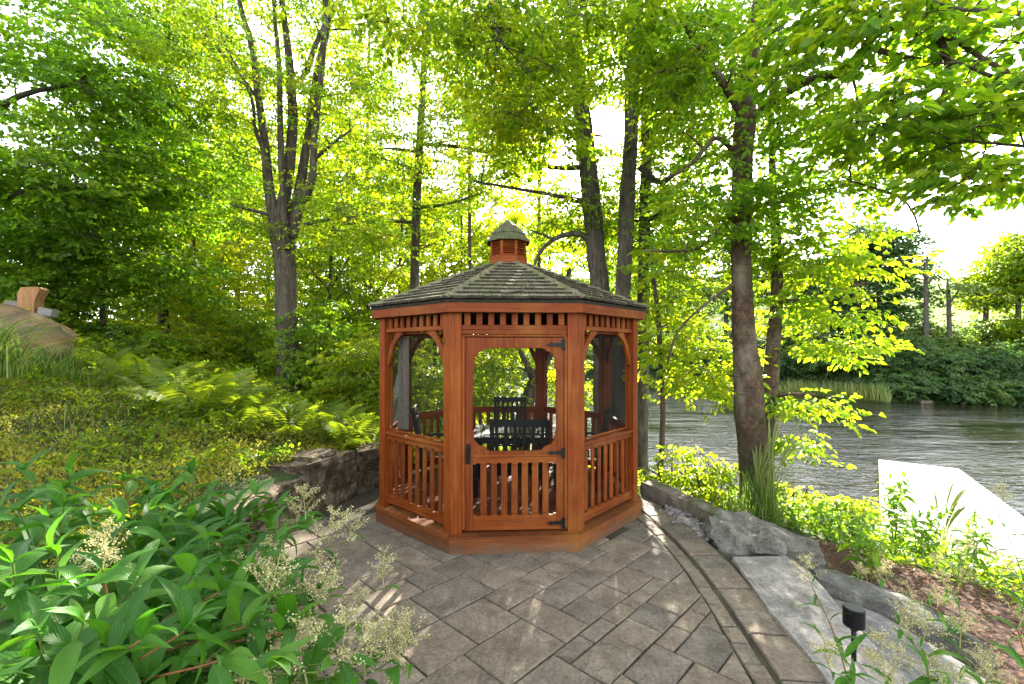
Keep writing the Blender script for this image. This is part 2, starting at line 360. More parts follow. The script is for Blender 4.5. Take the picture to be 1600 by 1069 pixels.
def leaf_mat(name, dark, mid, light, trans=.55, rough=.5, tint=(1.9, 1.65, .5), veins=False, spec=.35):
    m, t, b, o = material(name)
    a = N(t, "ShaderNodeAttribute"); a.attribute_name = "rnd"
    fac = a.outputs["Fac"]
    if veins:
        fac = math_n(t, 'ADD', math_n(t, 'MULTIPLY', obj_rand(t), .7), math_n(t, 'MULTIPLY', noise_n(t, 14, 3, .6, coord(t)), .3))
    c = ramp(t, fac, [(.08, dark), (.5, mid), (.93, light)])
    if veins:   # brown blemishes on some leaves
        sp_ = ramp(t, noise_n(t, 9, 4, .7, coord(t)), [(.66, (0, 0, 0)), (.70, (1, 1, 1))]); c = mixc(t, math_n(t, 'MULTIPLY', sp_, .55), c, (.16, .12, .03))
        uv = N(t, "ShaderNodeTexCoord"); sp = N(t, "ShaderNodeSeparateXYZ"); t.links.new(uv.outputs["UV"], sp.inputs[0])
        au = math_n(t, 'ABSOLUTE', math_n(t, 'SUBTRACT', sp.outputs[0], .5))
        ch = math_n(t, 'SUBTRACT', math_n(t, 'MULTIPLY', sp.outputs[1], 11.0), math_n(t, 'MULTIPLY', au, 7.0))
        w = math_n(t, 'ABSOLUTE', math_n(t, 'SUBTRACT', math_n(t, 'FRACT', ch), .5))
        vein = math_n(t, 'MAXIMUM', math_n(t, 'LESS_THAN', w, .045), math_n(t, 'LESS_THAN', au, .022))
        c = mixc(t, math_n(t, 'MULTIPLY', vein, .35), c, tuple(min(1, x * 1.9 + .02) for x in mid))
        bump(t, math_n(t, 'SUBTRACT', math_n(t, 'SMOOTH_MIN', w, .25), math_n(t, 'LESS_THAN', au, .02)), .5, .004, b)
    t.links.new(c, b.inputs["Base Color"]); b.inputs["Roughness"].default_value = rough
    b.inputs["Specular IOR Level"].default_value = spec
    tr = N(t, "ShaderNodeBsdfTranslucent"); t.links.new(mixc(t, 1.0, c, tint, 'MULTIPLY'), tr.inputs[0])
    mx = N(t, "ShaderNodeMixShader"); mx.inputs[0].default_value = trans
    t.links.new(b.outputs[0], mx.inputs[1]); t.links.new(tr.outputs[0], mx.inputs[2]); t.links.new(mx.outputs[0], o.inputs[0]); return m
T1 = (4.2, 3.6, .8)
M['leaf'] = leaf_mat('sunlit maple leaf', (.045, .10, .010), (.085, .155, .012), (.16, .19, .014), tint=T1)
M['leaf_dark'] = leaf_mat('shaded maple leaf', (.05, .11, .010), (.09, .165, .014), (.17, .21, .016), tint=(3.0, 3.2, .9), trans=.52)
M['leaf_birch'] = leaf_mat('birch leaf', (.05, .12, .014), (.08, .165, .016), (.16, .21, .016), tint=T1, rough=.42)
M['leaf_cool'] = leaf_mat('far bank leaf', (.03, .07, .025), (.06, .125, .035), (.13, .18, .045), trans=.45, tint=(2.6, 2.4, 1.2))
M['leaf_lime'] = leaf_mat('lime undergrowth leaf', (.07, .14, .010), (.15, .22, .014), (.27, .28, .025), tint=(3.0, 2.7, .8), trans=.6)
M['cover'] = leaf_mat('ground cover leaf', (.035, .06, .008), (.16, .18, .018), (.34, .30, .045), trans=.45, tint=(2.2, 2.1, .9), rough=.55)
M['big_leaf'] = leaf_mat('fleeceflower leaf', (.020, .078, .009), (.042, .130, .013), (.085, .185, .020), trans=.35, tint=(2.4, 2.6, .7), rough=.45, veins=True, spec=.22)
M['perennial'] = leaf_mat('perennial leaf', (.05, .13, .015), (.09, .18, .018), (.15, .23, .02), trans=.5, tint=(3.2, 3.0, .8), rough=.5, veins=True, spec=.2)
M['fern'] = leaf_mat('fern frond', (.06, .13, .012), (.11, .18, .015), (.17, .21, .02), tint=(2.6, 2.2, .9))
M['grass'] = leaf_mat('grass blade', (.04, .10, .015), (.08, .16, .025), (.20, .24, .08), trans=.4, tint=(2.0, 1.9, .9))
M['reed'] = leaf_mat('reed blade', (.06, .13, .02), (.13, .2, .04), (.3, .28, .1), trans=.35, tint=(1.8, 1.7, .8))
M['flower'] = leaf_mat('cream blossom', (.36, .33, .13), (.52, .47, .22), (.68, .62, .38), trans=.3, tint=(1.1, 1.1, .9))
def plain(name, col, rough=.5, metal=0, bs=0):
    m, t, b, o = material(name)
    n = noise_n(t, 25, 4, .6, coord(t)); c = ramp(t, n, [(.3, tuple(x * .75 for x in col)), (.7, tuple(min(1, x * 1.2) for x in col))])
    t.links.new(c, b.inputs["Base Color"]); b.inputs["Roughness"].default_value = rough; b.inputs["Metallic"].default_value = metal; b.inputs["Specular IOR Level"].default_value = .22
    return m
M['stem'] = plain('green plant stem', (.10, .16, .03), .6)
M['stem_red'] = plain('reddish plant stem', (.22, .09, .04), .6)
M['iron'] = plain('black iron', (.004, .004, .004), .5)
M['black'] = plain('black painted metal', (.004, .0045, .005), .42)
M['cloth'] = plain('sheer grey curtain', (.10, .085, .065), .9)
M['paper'] = plain('pale placemat', (.35, .33, .3), .6)
def screen_mat():
    m, t, b, o = material('insect screen')
    b.inputs["Base Color"].default_value = (.018, .018, .017, 1); b.inputs["Roughness"].default_value = .8; b.inputs["Specular IOR Level"].default_value = .1
    tr = N(t, "ShaderNodeBsdfTransparent"); lw = N(t, "ShaderNodeLayerWeight"); lw.inputs[0].default_value = .5
    f = ramp(t, lw.outputs["Facing"], [(.0, (.10,) * 3), (.45, (.18,) * 3), (.85, (.75,) * 3), (1, (.95,) * 3)])
    mx = N(t, "ShaderNodeMixShader"); t.links.new(f, mx.inputs[0]); t.links.new(tr.outputs[0], mx.inputs[1]); t.links.new(b.outputs[0], mx.inputs[2])
    t.links.new(mx.outputs[0], o.inputs[0]); return m
M['screen'] = screen_mat()
# ------------------------------------------------------------------ terrain
SHORE = np.array([(60, 7), (7.2, 7.4), (6.6, 9.2), (5.6, 10.4), (3.6, 10.6), (2.2, 11.2), (1.3, 13), (1.35, 20), (.5, 30), (-4, 38), (-8, 46), (0, 47),
                  (15.5, 44), (23, 38.5), (26, 31.5), (34, 30), (60, 26)], float)
def pond_sd(x, y):
    """signed distance to the pond outline, negative in the water"""
    p = np.stack([x, y], -1); d = np.full(x.shape, 1e9); ins = np.zeros(x.shape, bool)
    for i in range(len(SHORE)):
        a, b = SHORE[i], SHORE[(i + 1) % len(SHORE)]; e = b - a
        t = np.clip(((p - a) @ e) / (e @ e), 0, 1); d = np.minimum(d, np.linalg.norm(p - a - t[..., None] * e, axis=-1))
        c = ((a[1] > y) != (b[1] > y)) & (x < (b[0] - a[0]) * (y - a[1]) / (b[1] - a[1] + 1e-12) + a[0]); ins ^= c
    return np.where(ins, -d, d)
WALL = [(-1.5, -3), (-1.2, 1.0), (-1.45, 2.2), (-2.1, 3.2), (-2.62, 4.2), (-2.5, 5.0), (-2.25, 5.9), (-2.1, 6.4), (-1.2, 7.9), (-.2, 8.6), (1.0, 9.5)]
def wall_x(y): return np.interp(y, [p[1] for p in WALL], [p[0] for p in WALL])
def sstep(a, b, x):
    t = np.clip((x - a) / (b - a), 0, 1); return t * t * (3 - 2 * t)
POND_Z = -1.6
def fbm(x, y):
    return (np.sin(x * 1.7 + 1.3 * np.sin(y * .9)) * np.cos(y * 1.3 + .7 * np.sin(x * 1.1)) * .5 + np.sin(x * 4.1 + y * 2.3) * np.cos(y * 3.7 - x * 1.9) * .25 + np.sin(x * 9.3 - y * 7.1) * .1)
def ground_z(x, y):
    x = np.asarray(x, float); y = np.asarray(y, float)
    wx = wall_x(y); dx = wx - x
    hl = .42 + .30 * np.clip(dx, 0, 6.5) + .04 * fbm(x, y)
    hl = hl * (1 - .75 * sstep(10.5, 20, y)) + .2 * sstep(10.5, 20, y)
    wd = .06 + np.clip(y - 6.6, 0, 6) * .5
    k = sstep(-wd, wd * .4, dx + 0 * x)
    k = np.where(y < 6.4, (dx > .05).astype(float), k)
    hr = np.where(x > 1.98, -.20 - .16 * sstep(2.0, 3.2, x) * sstep(7, 4.2, y) + .03 * fbm(x, y), -.07)
    hr = np.where((y > 5.6) & (x > 1.2), np.minimum(hr, -.04 - .05 * sstep(5.6, 6.4, y)), hr)
    hr = np.where(y > 7.6, -.25, hr)
    L = hr * (1 - k) + hl * k
    L = L + (3.6 * sstep(28, 37, y) + .195 * np.clip(y - 37, 0, 75)) * sstep(2, 16, x) + 2.2 * sstep(45, 70, y)
    sd = pond_sd(x, y)
    bank = POND_Z + np.where(y > 24, .5, .31) * np.where(sd > 0, sd, sd * 2.0)
    bank = np.maximum(bank, -3.2) + .05 * fbm(x * 1.3, y * 1.3) * (sd > .3)
    return np.minimum(L, bank)
def gz(x, y): return float(ground_z(np.array([x]), np.array([y]))[0])

u = np.linspace(-1, 1, 230); xs = np.sinh(u * 6.2) / math.sinh(6.2) * 380
v = np.linspace(0, 1, 250); ys = -6 + 5 * np.sinh(v * 5.1) / math.sinh(5.1) * (900 / 5)
ys = np.unique(np.concatenate([ys, np.arange(1, 10, .11)])); xs = np.unique(np.concatenate([xs, np.arange(-7, 5, .10)]))
X, Y = np.meshgrid(xs, ys); Z = ground_z(X, Y); nx_, ny_ = len(xs), len(ys)
i = np.arange(ny_ - 1)[:, None] * nx_ + np.arange(nx_ - 1)[None]
q = np.stack([i, i + 1, i + nx_ + 1, i + nx_], -1).reshape(-1, 4)
ground = mobj("ground", np_mesh("ground", np.stack([X, Y, Z], -1).reshape(-1, 3), quads=q, smooth=True), M['ground']); tag(ground, kind="structure")
pond = mobj("pond", np_mesh("pond", [(-60, 5.5, POND_Z), (90, 5.5, POND_Z), (90, 60, POND_Z), (-60, 60, POND_Z)], quads=[(0, 1, 2, 3)]), M['water'])
tag(pond, kind="structure")

# ------------------------------------------------------------------ patio: bed, pavers, border course
PATIO = [(-1.35, .8), (1.62, .8), (1.96, 2.0), (2.03, 3.2), (2.03, 4.3), (1.98, 5.0), (1.86, 5.8), (1.55, 6.6), (.9, 7.5), (-.3, 8.2), (-1.3, 7.6), (-2.1, 6.4), (-2.3, 5.9), (-2.55, 5), (-2.68, 4.2), (-2.15, 3.2), (-1.5, 2.2)]
patio = MB().prism(PATIO, -.3, -.016).build("patio_bed", M['joint']); tag(patio, kind="structure")
def band_x(y):  # the curved joint between field and border
    return np.interp(y, [.5, 2.0, 2.8, 3.4, 4.1, 4.7, 5.6, 6.4, 7.2], [1.28, 1.50, 1.575, 1.64, 1.68, 1.666, 1.57, 1.32, .8])
def clip_poly(poly, p, n):
    out = []
    for i in range(len(poly)):
        a, b = np.array(poly[i - 1]), np.array(poly[i]); da, db = (a - p) @ n, (b - p) @ n
        if (da <= 0) != (db <= 0): out.append(a + (b - a) * da / (da - db))
        if db <= 0: out.append(b)
    return out
GC = np.array([-.05, 5.89]); G_ROT = R(3.0)
def paver(poly, name="paver", mat='paver', h=.0, jit=.006, thick=.05, ch=.008, parent=patio):
    poly = [np.array(p) for p in poly]
    if len(poly) < 3: return
    ar = .5 * abs(sum(poly[i - 1][0] * poly[i][1] - poly[i][0] * poly[i - 1][1] for i in range(len(poly))))
    if ar < .004: return
    c = np.mean(poly, axis=0)
    pl = [tuple(p - c + rng.normal(0, jit * .55, 2)) for p in poly]
    mb = MB().prism(pl, -thick, h + 0.0, ch=ch)
    o = mb.build(name, M[mat], parent, loc=(c[0], c[1], rng.normal(0, .0016)))
    o.rotation_euler = (rng.normal(0, .0035), rng.normal(0, .0035), 0)
    return o
U = .137; G0 = 70; occ = np.zeros((G0, G0), bool); rot45 = np.array([[math.cos(R(46)), -math.sin(R(46))], [math.sin(R(46)), math.cos(R(46))]])
org = np.array([0.0, .0]) + rot45 @ np.array([-1.0, -4.6])
sizes = [(3, 3), (3, 4), (4, 3), (3, 2), (2, 3), (2, 2), (3, 4), (4, 3), (3, 3), (2, 4)]
for a in range(G0):
    for b in range(G0):
        if occ[a, b]: continue
        random.shuffle(sizes); got = None
        for (w, h) in sizes + [(2, 2), (1, 2), (2, 1), (1, 1)]:
            if a + w <= G0 and b + h <= G0 and not occ[a:a + w, b:b + h].any(): got = (w, h); break
        w, h = got; occ[a:a + w, b:b + h] = True; g = .006
        q4 = [org + rot45 @ np.array([(a + s) * U + (g if s == 0 else -g), (b + r) * U + (g if r == 0 else -g)]) for s, r in ((0, 0), (w, 0), (w, h), (0, h))]
        c = np.mean(q4, axis=0)
        if c[1] < 1.9 or c[1] > 8.0: continue
        d = c - GC
        if np.linalg.norm(d) < 1.42: continue
        bx = float(band_x(c[1])) - .155; sl_ = float(band_x(c[1] + .1) - band_x(c[1] - .1)) / .2
        poly = clip_poly(q4, np.array([bx, c[1]]), np.array([1, -sl_]) / math.hypot(1, sl_))
        if c[1] > 5.4:
            rr = np.linalg.norm(c - np.array([-.15, 5.4])); nrm = (c - np.array([-.15, 5.4])) / rr
            poly = clip_poly(poly, np.array([-.15, 5.4]) + nrm * 2.0, nrm) if poly else poly
        wl = float(wall_x(c[1])) + .07; s2 = float(wall_x(c[1] + .1) - wall_x(c[1] - .1)) / .2
        if poly: poly = clip_poly(poly, np.array([wl, c[1]]), -np.array([1, -s2]) / math.hypot(1, s2))
        if poly: paver(poly)
def course(off0, off1, y0, y1, lo, hi, g=.007):
    y = y0
    while y < y1:
        l = random.uniform(lo, hi); a, b = y + g, y + l - g
        def pt(yy, off):
            s = float(band_x(yy + .1) - band_x(yy - .1)) / .2; n = np.array([1, -s]) / math.hypot(1, s)
            return np.array([float(band_x(yy)), yy]) + n * off
        sk = random.uniform(-.012, .012)
        paver([pt(a, off0 + g), pt(a + sk, off1 - g), pt(b + sk, off1 - g), pt(b, off0 + g)], "border_paver"); y += l
course(-.145, -.02, 1.9, 7.0, .17, .33)
course(.012, .315, 1.9, 6.1, .22, .48)

# ------------------------------------------------------------------ stones
def rock_mesh(name, poly, z0, z1, seed, amp=.03, layers=6, tilt=(0, 0), taper=.06, sub=.12, top_amp=None):
    """a quarried or field stone: an uneven outline raised z0..z1 with rough sides and a domed, uneven top"""
    poly = np.array(poly, float); n0 = len(poly); pts = []
    for i in range(n0):
        a, b = poly[i], poly[(i + 1) % n0]; k = max(1, int(np.linalg.norm(b - a) / sub))
        for j in range(k): pts.append(a + (b - a) * j / k)
    ring = np.array(pts); n = len(ring); c = ring.mean(axis=0); vs = []; fs = []
    rows = [(j / layers, 1 - taper * (j / layers) ** 3) for j in range(layers + 1)]
    ta = top_amp if top_amp is not None else amp * .6
    for t, s in rows:
        for p in ring:
            q_ = c + (p - c) * s; z = z0 + (z1 - z0) * t
            nv = mnoise.fractal(Vector((q_[0] * 3 + seed, q_[1] * 3, z * 5)), 1, 2, 4) + .55 * abs(mnoise.fractal(Vector((q_[0] * 11 + seed, q_[1] * 11, z * 6)), .8, 2, 3))
            cell = mnoise.cell(Vector((q_[0] * 3.1 + seed, q_[1] * 3.1, z * 7 + seed))); nv = nv * .6 + (cell - .5) * .7
            dr = (p - c) / (np.linalg.norm(p - c) + 1e-9); q_ = q_ + dr * nv * amp
            zz = z + (ta * mnoise.fractal(Vector((q_[0] * 4, q_[1] * 4 + seed, 2)), 1, 2, 3) if t == 1 else 0)
            vs.append((q_[0], q_[1], zz + tilt[0] * (q_[0] - c[0]) + tilt[1] * (q_[1] - c[1])))
    m = len(rows)
    for k in range(m - 1):
        for i in range(n): fs.append((k * n + i, k * n + (i + 1) % n, (k + 1) * n + (i + 1) % n, (k + 1) * n + i))
    last = (m - 1) * n
    for s in (.93, .8, .62, .42, .2):
        base = len(vs)
        for i in range(n):
            q_ = np.array([c[0], c[1]]) + (np.array(vs[(m - 1) * n + i][:2]) - c) * s
            zz = z1 + .012 * (1 - s) + ta * (mnoise.fractal(Vector((q_[0] * 4, q_[1] * 4 + seed, 2)), 1, 2, 3) + .5 * round(1.6 * mnoise.noise(Vector((q_[0] * 3, q_[1] * 3 + seed, 5))))) + tilt[0] * (q_[0] - c[0]) + tilt[1] * (q_[1] - c[1])
            vs.append((q_[0], q_[1], zz))
        for i in range(n): fs.append((last + i, last + (i + 1) % n, base + (i + 1) % n, base + i))
        last = base
    fs.append(tuple(last + i for i in range(n)))
    nn = []
    for (x, y, z) in vs:   # fine chipping over everything
        e = mnoise.noise_vector(Vector((x * 14, y * 14, z * 14))) * .006; nn.append((x + e.x, y + e.y, z + e.z))
    vs = nn
    vs = [(x - c[0], y - c[1], z - z0) for x, y, z in vs]
    me = bpy.data.meshes.new(name); me.from_pydata(vs, [], fs); me.update(); return me, (c[0], c[1], z0)
def rock(name, poly, z0, z1, mat, label, cat, seed, group=None, **kw):
    me, loc = rock_mesh(name, poly, z0, z1, seed, **kw); o = mobj(name, me, M[mat], loc=loc); return tag(o, label, cat, group)
GW = "blocks of the low retaining wall"
def wblock(y0, y1, depth, z1, label, seed, z0=-.1, off=.0, amp=.05, **kw):
    kw.setdefault('top_amp', .03); n = 4; ys_ = np.linspace(y0, y1, n); fr = [(float(wall_x(y)) + off, y) for y in ys_]; bk = [(float(wall_x(y)) + off - depth, y + .05) for y in ys_[::-1]]
    return rock("wall_block", fr + bk, z0, z1, 'block', label, "stone block", seed, GW, amp=amp, sub=.05, taper=.05, layers=12, **kw)
wblock(5.25, 6.12, .55, .60, "tall rough limestone block with a stepped top, second block left of the gazebo", 1, off=.08)
rock("wall_block", [(-2.14, 6.16), (-1.55, 6.95), (-1.62, 7.35), (-2.35, 6.75)], -.1, .55, 'block', "limestone block half hidden behind the gazebo's left corner post", "stone block", 5, GW, amp=.03, sub=.1, layers=7)
wblock(4.25, 5.3, .6, .46, "long low limestone block with a pale top and fluted mossy face", 9, off=.02)
wblock(3.35, 4.2, .5, .40, "limestone block mostly hidden behind the fleeceflower leaves", 13)
wblock(2.3, 3.3, .5, .38, "limestone block buried under the near left fleeceflowers", 17)
rock("stone_ledge", [(-2.35, 5.35), (-2.27, 5.9), (-2.55, 6.0), (-2.8, 5.5)], .585, .665, 'block', "thin stone ledge lying on the tall wall block", "stone", 23, amp=.03, sub=.08, layers=3)
rock("curb_stone", [P(1000, 762, 6.25)[:2], P(1124, 832, 4.92)[:2], (2.42, 5.05), (1.98, 6.35)], -.06, .15, 'curb', "long mossy curb stone edging the patio right of the gazebo", "curb stone", 31, amp=.035, sub=.1, layers=4)
rock("boulder", [(1.98, 4.62), (2.12, 4.36), (2.7, 4.30), (3.02, 4.34), (2.95, 4.62), (2.55, 5.15), (2.15, 5.12)], -.16, .13, 'boulder', "blue grey fieldstone beside the top end of the granite slab", "boulder", 41, amp=.08, top_amp=.05, sub=.06, layers=8, tilt=(-.06, .04))
rock("granite_slab", [P(1143, 872, 4.27)[:2], P(1200, 958, 3.37)[:2], (1.86, 2.8), (1.74, 2.1), (1.98, 1.7), (2.2, 2.3), (2.42, 3.2), (2.6, 4.0), (2.57, 4.28)], -.14, .015, 'granite', "long pale granite slab along the right edge of the pavers", "stone slab", 51, amp=.012, sub=.15, layers=3, taper=.01, top_amp=.006)
rock("granite_slab", [(2.58, 3.95), (2.44, 3.1), (2.15, 2.1), (2.1, 1.5), (2.75, 1.5), (2.95, 2.3), (3.0, 3.0), (2.9, 3.6)], -.3, -.13, 'granite', "bluish granite step one level below the long slab", "stone slab", 57, amp=.015, sub=.15, layers=3, taper=.01, top_amp=.006)
rock("flat_rock", [(2.66, 4.16), (2.62, 4.0), (2.98, 3.5), (3.28, 3.08), (3.32, 3.2), (3.3, 3.75), (2.95, 4.22)], -.32, -.07, 'boulder', "flat pointed grey rock bordering the mulch beside the lower step", "rock", 61, amp=.04, sub=.07, layers=6, tilt=(-.06, .02))
rock("flat_rock", [(2.9, 2.1), (3.0, 2.75), (3.6, 2.9), (3.6, 2.0)], -.5, -.25, 'granite', "grey stone step at the right edge, below the mulch", "rock", 67, amp=.02, sub=.15, layers=3)
import bmesh
bm = bmesh.new(); bmesh.ops.create_icosphere(bm, subdivisions=4, radius=1)
for vv in bm.verts:
    k_ = 1 + .10 * mnoise.fractal(vv.co * 1.3, 1, 2, 4) + .03 * mnoise.noise(vv.co * 6); vv.co = Vector((vv.co.x * 1.0, vv.co.y * .62, vv.co.z * .50 * (1.0 if vv.co.z < 0 else .88 + .10 * vv.co.x * -1))) * k_
me_ = bpy.data.meshes.new("boulder"); bm.to_mesh(me_); bm.free(); me_.polygons.foreach_set("use_smooth", [True] * len(me_.polygons))
q_ = P(4, 522, 6.9); tag(mobj("boulder", me_, M['tanrock'], loc=q_, rot=(0, R(9), 0)), "large smooth tan boulder on the hillside under arching grass", "boulder")
# pebbles between the curb stone and the fieldstone
pr = bpy.data.meshes.new("pebble")
import bmesh
bm = bmesh.new(); bmesh.ops.create_icosphere(bm, subdivisions=1, radius=1)
for vv in bm.verts: vv.co = Vector((vv.co.x * 1.2, vv.co.y * .9, vv.co.z * .6)) * (1 + .18 * mnoise.noise(vv.co * 2))
bm.to_mesh(pr); bm.free(); pr.polygons.foreach_set("use_smooth", [True] * len(pr.polygons)); pr.materials.append(M['pebble'])
tv = np.empty(len(pr.vertices) * 3); pr.vertices.foreach_get("co", tv); tv = tv.reshape(-1, 3); tf = np.array([list(p.vertices) for p in pr.polygons])
pv = []; pf = []; n = 0
for _ in range(420):
    t = random.random(); a = np.array([1.93, 5.65]); b = np.array([2.02, 4.75]); c = a + (b - a) * t + np.array([random.gauss(.04, .06), random.gauss(0, .05)])
    s = random.uniform(.010, .036); an = random.uniform(0, 6.28); ca, sa = math.cos(an), math.sin(an)
    vx = tv * s; vx = np.stack([vx[:, 0] * ca - vx[:, 1] * sa, vx[:, 0] * sa + vx[:, 1] * ca, vx[:, 2]], -1) + np.array([c[0], c[1], -.005 + random.uniform(-.02, .015)])
    pv.append(vx); pf.append(tf + n); n += len(tv)
tag(mobj("pebbles", np_mesh("pebbles", np.concatenate(pv), tris=np.concatenate(pf), smooth=True), M['pebble']), "grey river pebbles filling the gap between curb stone and fieldstone", "pebbles", kind="stuff")
# ------------------------------------------------------------------ gazebo (local frame: centre at the origin, front face towards -Y)
gaz = empty("gazebo", (GC[0], GC[1], 0), G_ROT, "octagonal cedar gazebo with mossy shingle roof, screen door and louvred cupola", "gazebo")
T8 = math.tan(math.pi / 8)
def face_M(k):  # columns: u along the face, w outward, z up ; origin at the centre
    th = R(-90 + 45 * k); n = Vector((math.cos(th), math.sin(th), 0)); uu = Vector((-n.y, n.x, 0))
    return Matrix(((uu.x, n.x, 0, 0), (uu.y, n.y, 0, 0), (0, 0, 1, 0), (0, 0, 0, 1)))
# box() and prism() in face frame: x=u, y=w (outward)
def trap(mb, d0, d1, z0, z1, ch=.004, gap=.0015):
    """a board round the octagon side between apothems d0<d1, mitred"""
    a0, a1 = d0 * T8 - gap, d1 * T8 - gap
    mb.prism([(-a0, d0), (a0, d0), (a1, d1), (-a1, d1)][::-1], z0, z1, ch=ch)
DP = 1.497      # outer plane of the posts
DB = 1.533      # plinth
ZF = .178       # deck level
for k in range(8):
    F = face_M(k)
    m = MB(F); trap(m, DB - .035, DB, .0, .145); m.build("plinth_board", M['deck'], gaz)
    m = MB(F); trap(m, DB - .13, DB + .014, .147, ZF, ch=.008); m.build("deck_edge_board", M['deck'], gaz)
for j in range(22):
    y = -1.33 + j * .127; hw = min(1.40, (1.40 / math.cos(math.pi / 8) * 1.0 * 1.0824 - abs(y)) if abs(y) > .58 else 1.40)
    hw = 1.40 if abs(y) <= 1.40 * T8 else 1.40 * math.sqrt(2) - abs(y)
    MB().box((0, y, ZF - .02), (2 * hw, .12, .036)).build("floor_board", M['floor'], gaz)
post_poly = None
for k in range(8):   # posts on the corners: a chevron of the two faces
    th = R(-90 + 22.5 + 45 * k)
    m = MB(Matrix.Rotation(th - math.pi / 2 + math.pi, 4, 'Z'))
    Rp = DP / math.cos(math.pi / 8); w = .105; c_, s_ = math.cos(R(22.5)), math.sin(R(22.5)); t_ = .075
    # local: corner at (0,-Rp), outline
    A = (0, -Rp); L1 = (-w * c_, -Rp + w * s_); L2 = (-w * c_ + t_ * s_, -Rp + w * s_ + t_ * c_); B2 = (0, -Rp + t_ / c_ + .02)
    m.prism([A, (w * c_, -Rp + w * s_), (w * c_ - t_ * s_, -Rp + w * s_ + t_ * c_), B2, L2, L1], ZF, 2.36, ch=.003)
    m.build("post", M['cedar_v'], gaz)
WI = DP - .020; HU = DP * T8 - .1055      # inner half width of each bay
def scallop(u0, u1, zlo, zhi, n, side, rad=.014):
    """rail outline with notches cut between the balusters; side 'lo' notches the lower edge"""
    step = (u1 - u0) / n; pts = []
    if side == 'lo':
        pts = [(u1, zhi), (u0, zhi), (u0, zlo)]
        for i in range(n):
            c = u0 + step * (i + .5); hw = step * .26
            pts += [(c - hw, zlo), (c - hw * .7, zlo + rad * .75), (c, zlo + rad), (c + hw * .7, zlo + rad * .75), (c + hw, zlo)]
        pts += [(u1, zlo)]
    else:
        pts = [(u0, zlo), (u1, zlo), (u1, zhi)]
        for i in range(n)[::-1]:
            c = u0 + step * (i + .5); hw = step * .26
            pts += [(c + hw, zhi), (c + hw * .7, zhi - rad * .75), (c, zhi - rad), (c - hw * .7, zhi - rad * .75), (c - hw, zhi)]
        pts += [(u0, zhi)]
    return pts
def bracket(sgn):
    """curved corner bracket, corner at (0,0), reaching 0.2 along and 0.33 down"""
    o = [(.17, 0), (.285, 0), (.282, -.028), (.25, -.045), (.2, -.075), (.155, -.12), (.12, -.17), (.092, -.23), (.075, -.275), (.055, -.30), (.035, -.36), (0, -.385), (0, -.28), (.025, -.21), (.055, -.15), (.10, -.095), (.145, -.045)]
    p = [(x * sgn, z) for x, z in o]
    return p if sgn < 0 else p[::-1]
NB = 7
for k in range(8):
    F = face_M(k)
    # frieze under the eave on every bay
    fr = MB(F); fr.box((0, WI - .02, 2.165), (2 * HU, .045, .045)); fr.box((0, WI - .02, 2.335), (2 * HU, .045, .05))
    if k == 0: fr.box((0, WI - .012, 2.12), (2 * HU, .03, .046)); fr.box((0, WI - .022, 2.085), (2 * HU, .03, .022))
    fo = fr.build("frieze", M['cedar_h'], gaz)
    for i in range(9):
        uu = -HU + (i + .5) * 2 * HU / 9
        MB(F).box((uu, WI - .022, 2.249), (.058, .022, .121), .002).build("slat", M['cedar_v'], fo)
    if k == 0:
        m = MB(F); m.box((-HU + .016, WI - .008, 1.145), (.032, .04, 1.86)); m.build("door_jamb", M['cedar_v'], gaz)
        m = MB(F); m.box((HU - .016, WI - .008, 1.145), (.032, .04, 1.86)); m.build("door_jamb", M['cedar_v'], gaz)
        continue
    # brackets
    for sgn in (-1, 1):
        p = [(-sgn * HU + x, 2.14 + z) for x, z in bracket(sgn)]
        MB(F).prism(p, WI - .045, WI - .012, axis='y').build("corner_bracket", M['cedar_v'], gaz)
    rl = MB(F); rl.box((0, WI - .018, 1.013), (2 * HU, .085, .03), .006)
    rl.prism(scallop(-HU, HU, .935, .996, NB + 1, 'lo'), WI - .04, WI - .006, axis='y')
    rl.build("top_rail", M['cedar_h'], gaz); rl = MB(F)
    rl.prism(scallop(-HU, HU, .262, .325, NB + 1, 'hi'), WI - .04, WI - .006, axis='y')
    rl.box((0, WI - .02, .249), (2 * HU, .055, .024))
    ro = rl.build("bottom_rail", M['cedar_h'], gaz)
    st = 2 * HU / (NB + 1)
    for i in range(NB + 2):
        uu = -HU + i * st; uu = min(max(uu, -HU + .028), HU - .028)
        MB(F).box((uu, WI - .05, .63), (.056, .019, .64), .003).build("baluster", M['cedar_v'], ro)
    sc = MB(F); e = .018
    for (a, b, c, d) in ((0, 1.04, 2 * HU, e), (0, 2.13, 2 * HU, e), (-HU + .009, 1.585, e, 1.07), (HU - .009, 1.585, e, 1.07)):
        sc.box((a, WI - .07, b), (c, .018, d), .001)
    sf = sc.build("screen_frame", M['cedar_v'], gaz)
    vs = [(-HU + .01, WI - .07, 1.04), (HU - .01, WI - .07, 1.04), (HU - .01, WI - .07, 2.12), (-HU + .01, WI - .07, 2.12)]
    MB(F).add(vs, [(0, 1, 2, 3)]).build("insect_screen", M['screen'], sf)
# door
F = face_M(0); DW = HU - .036; Wd = WI - .006
door = MB(F)
def zz(b, t, seg=None): return None
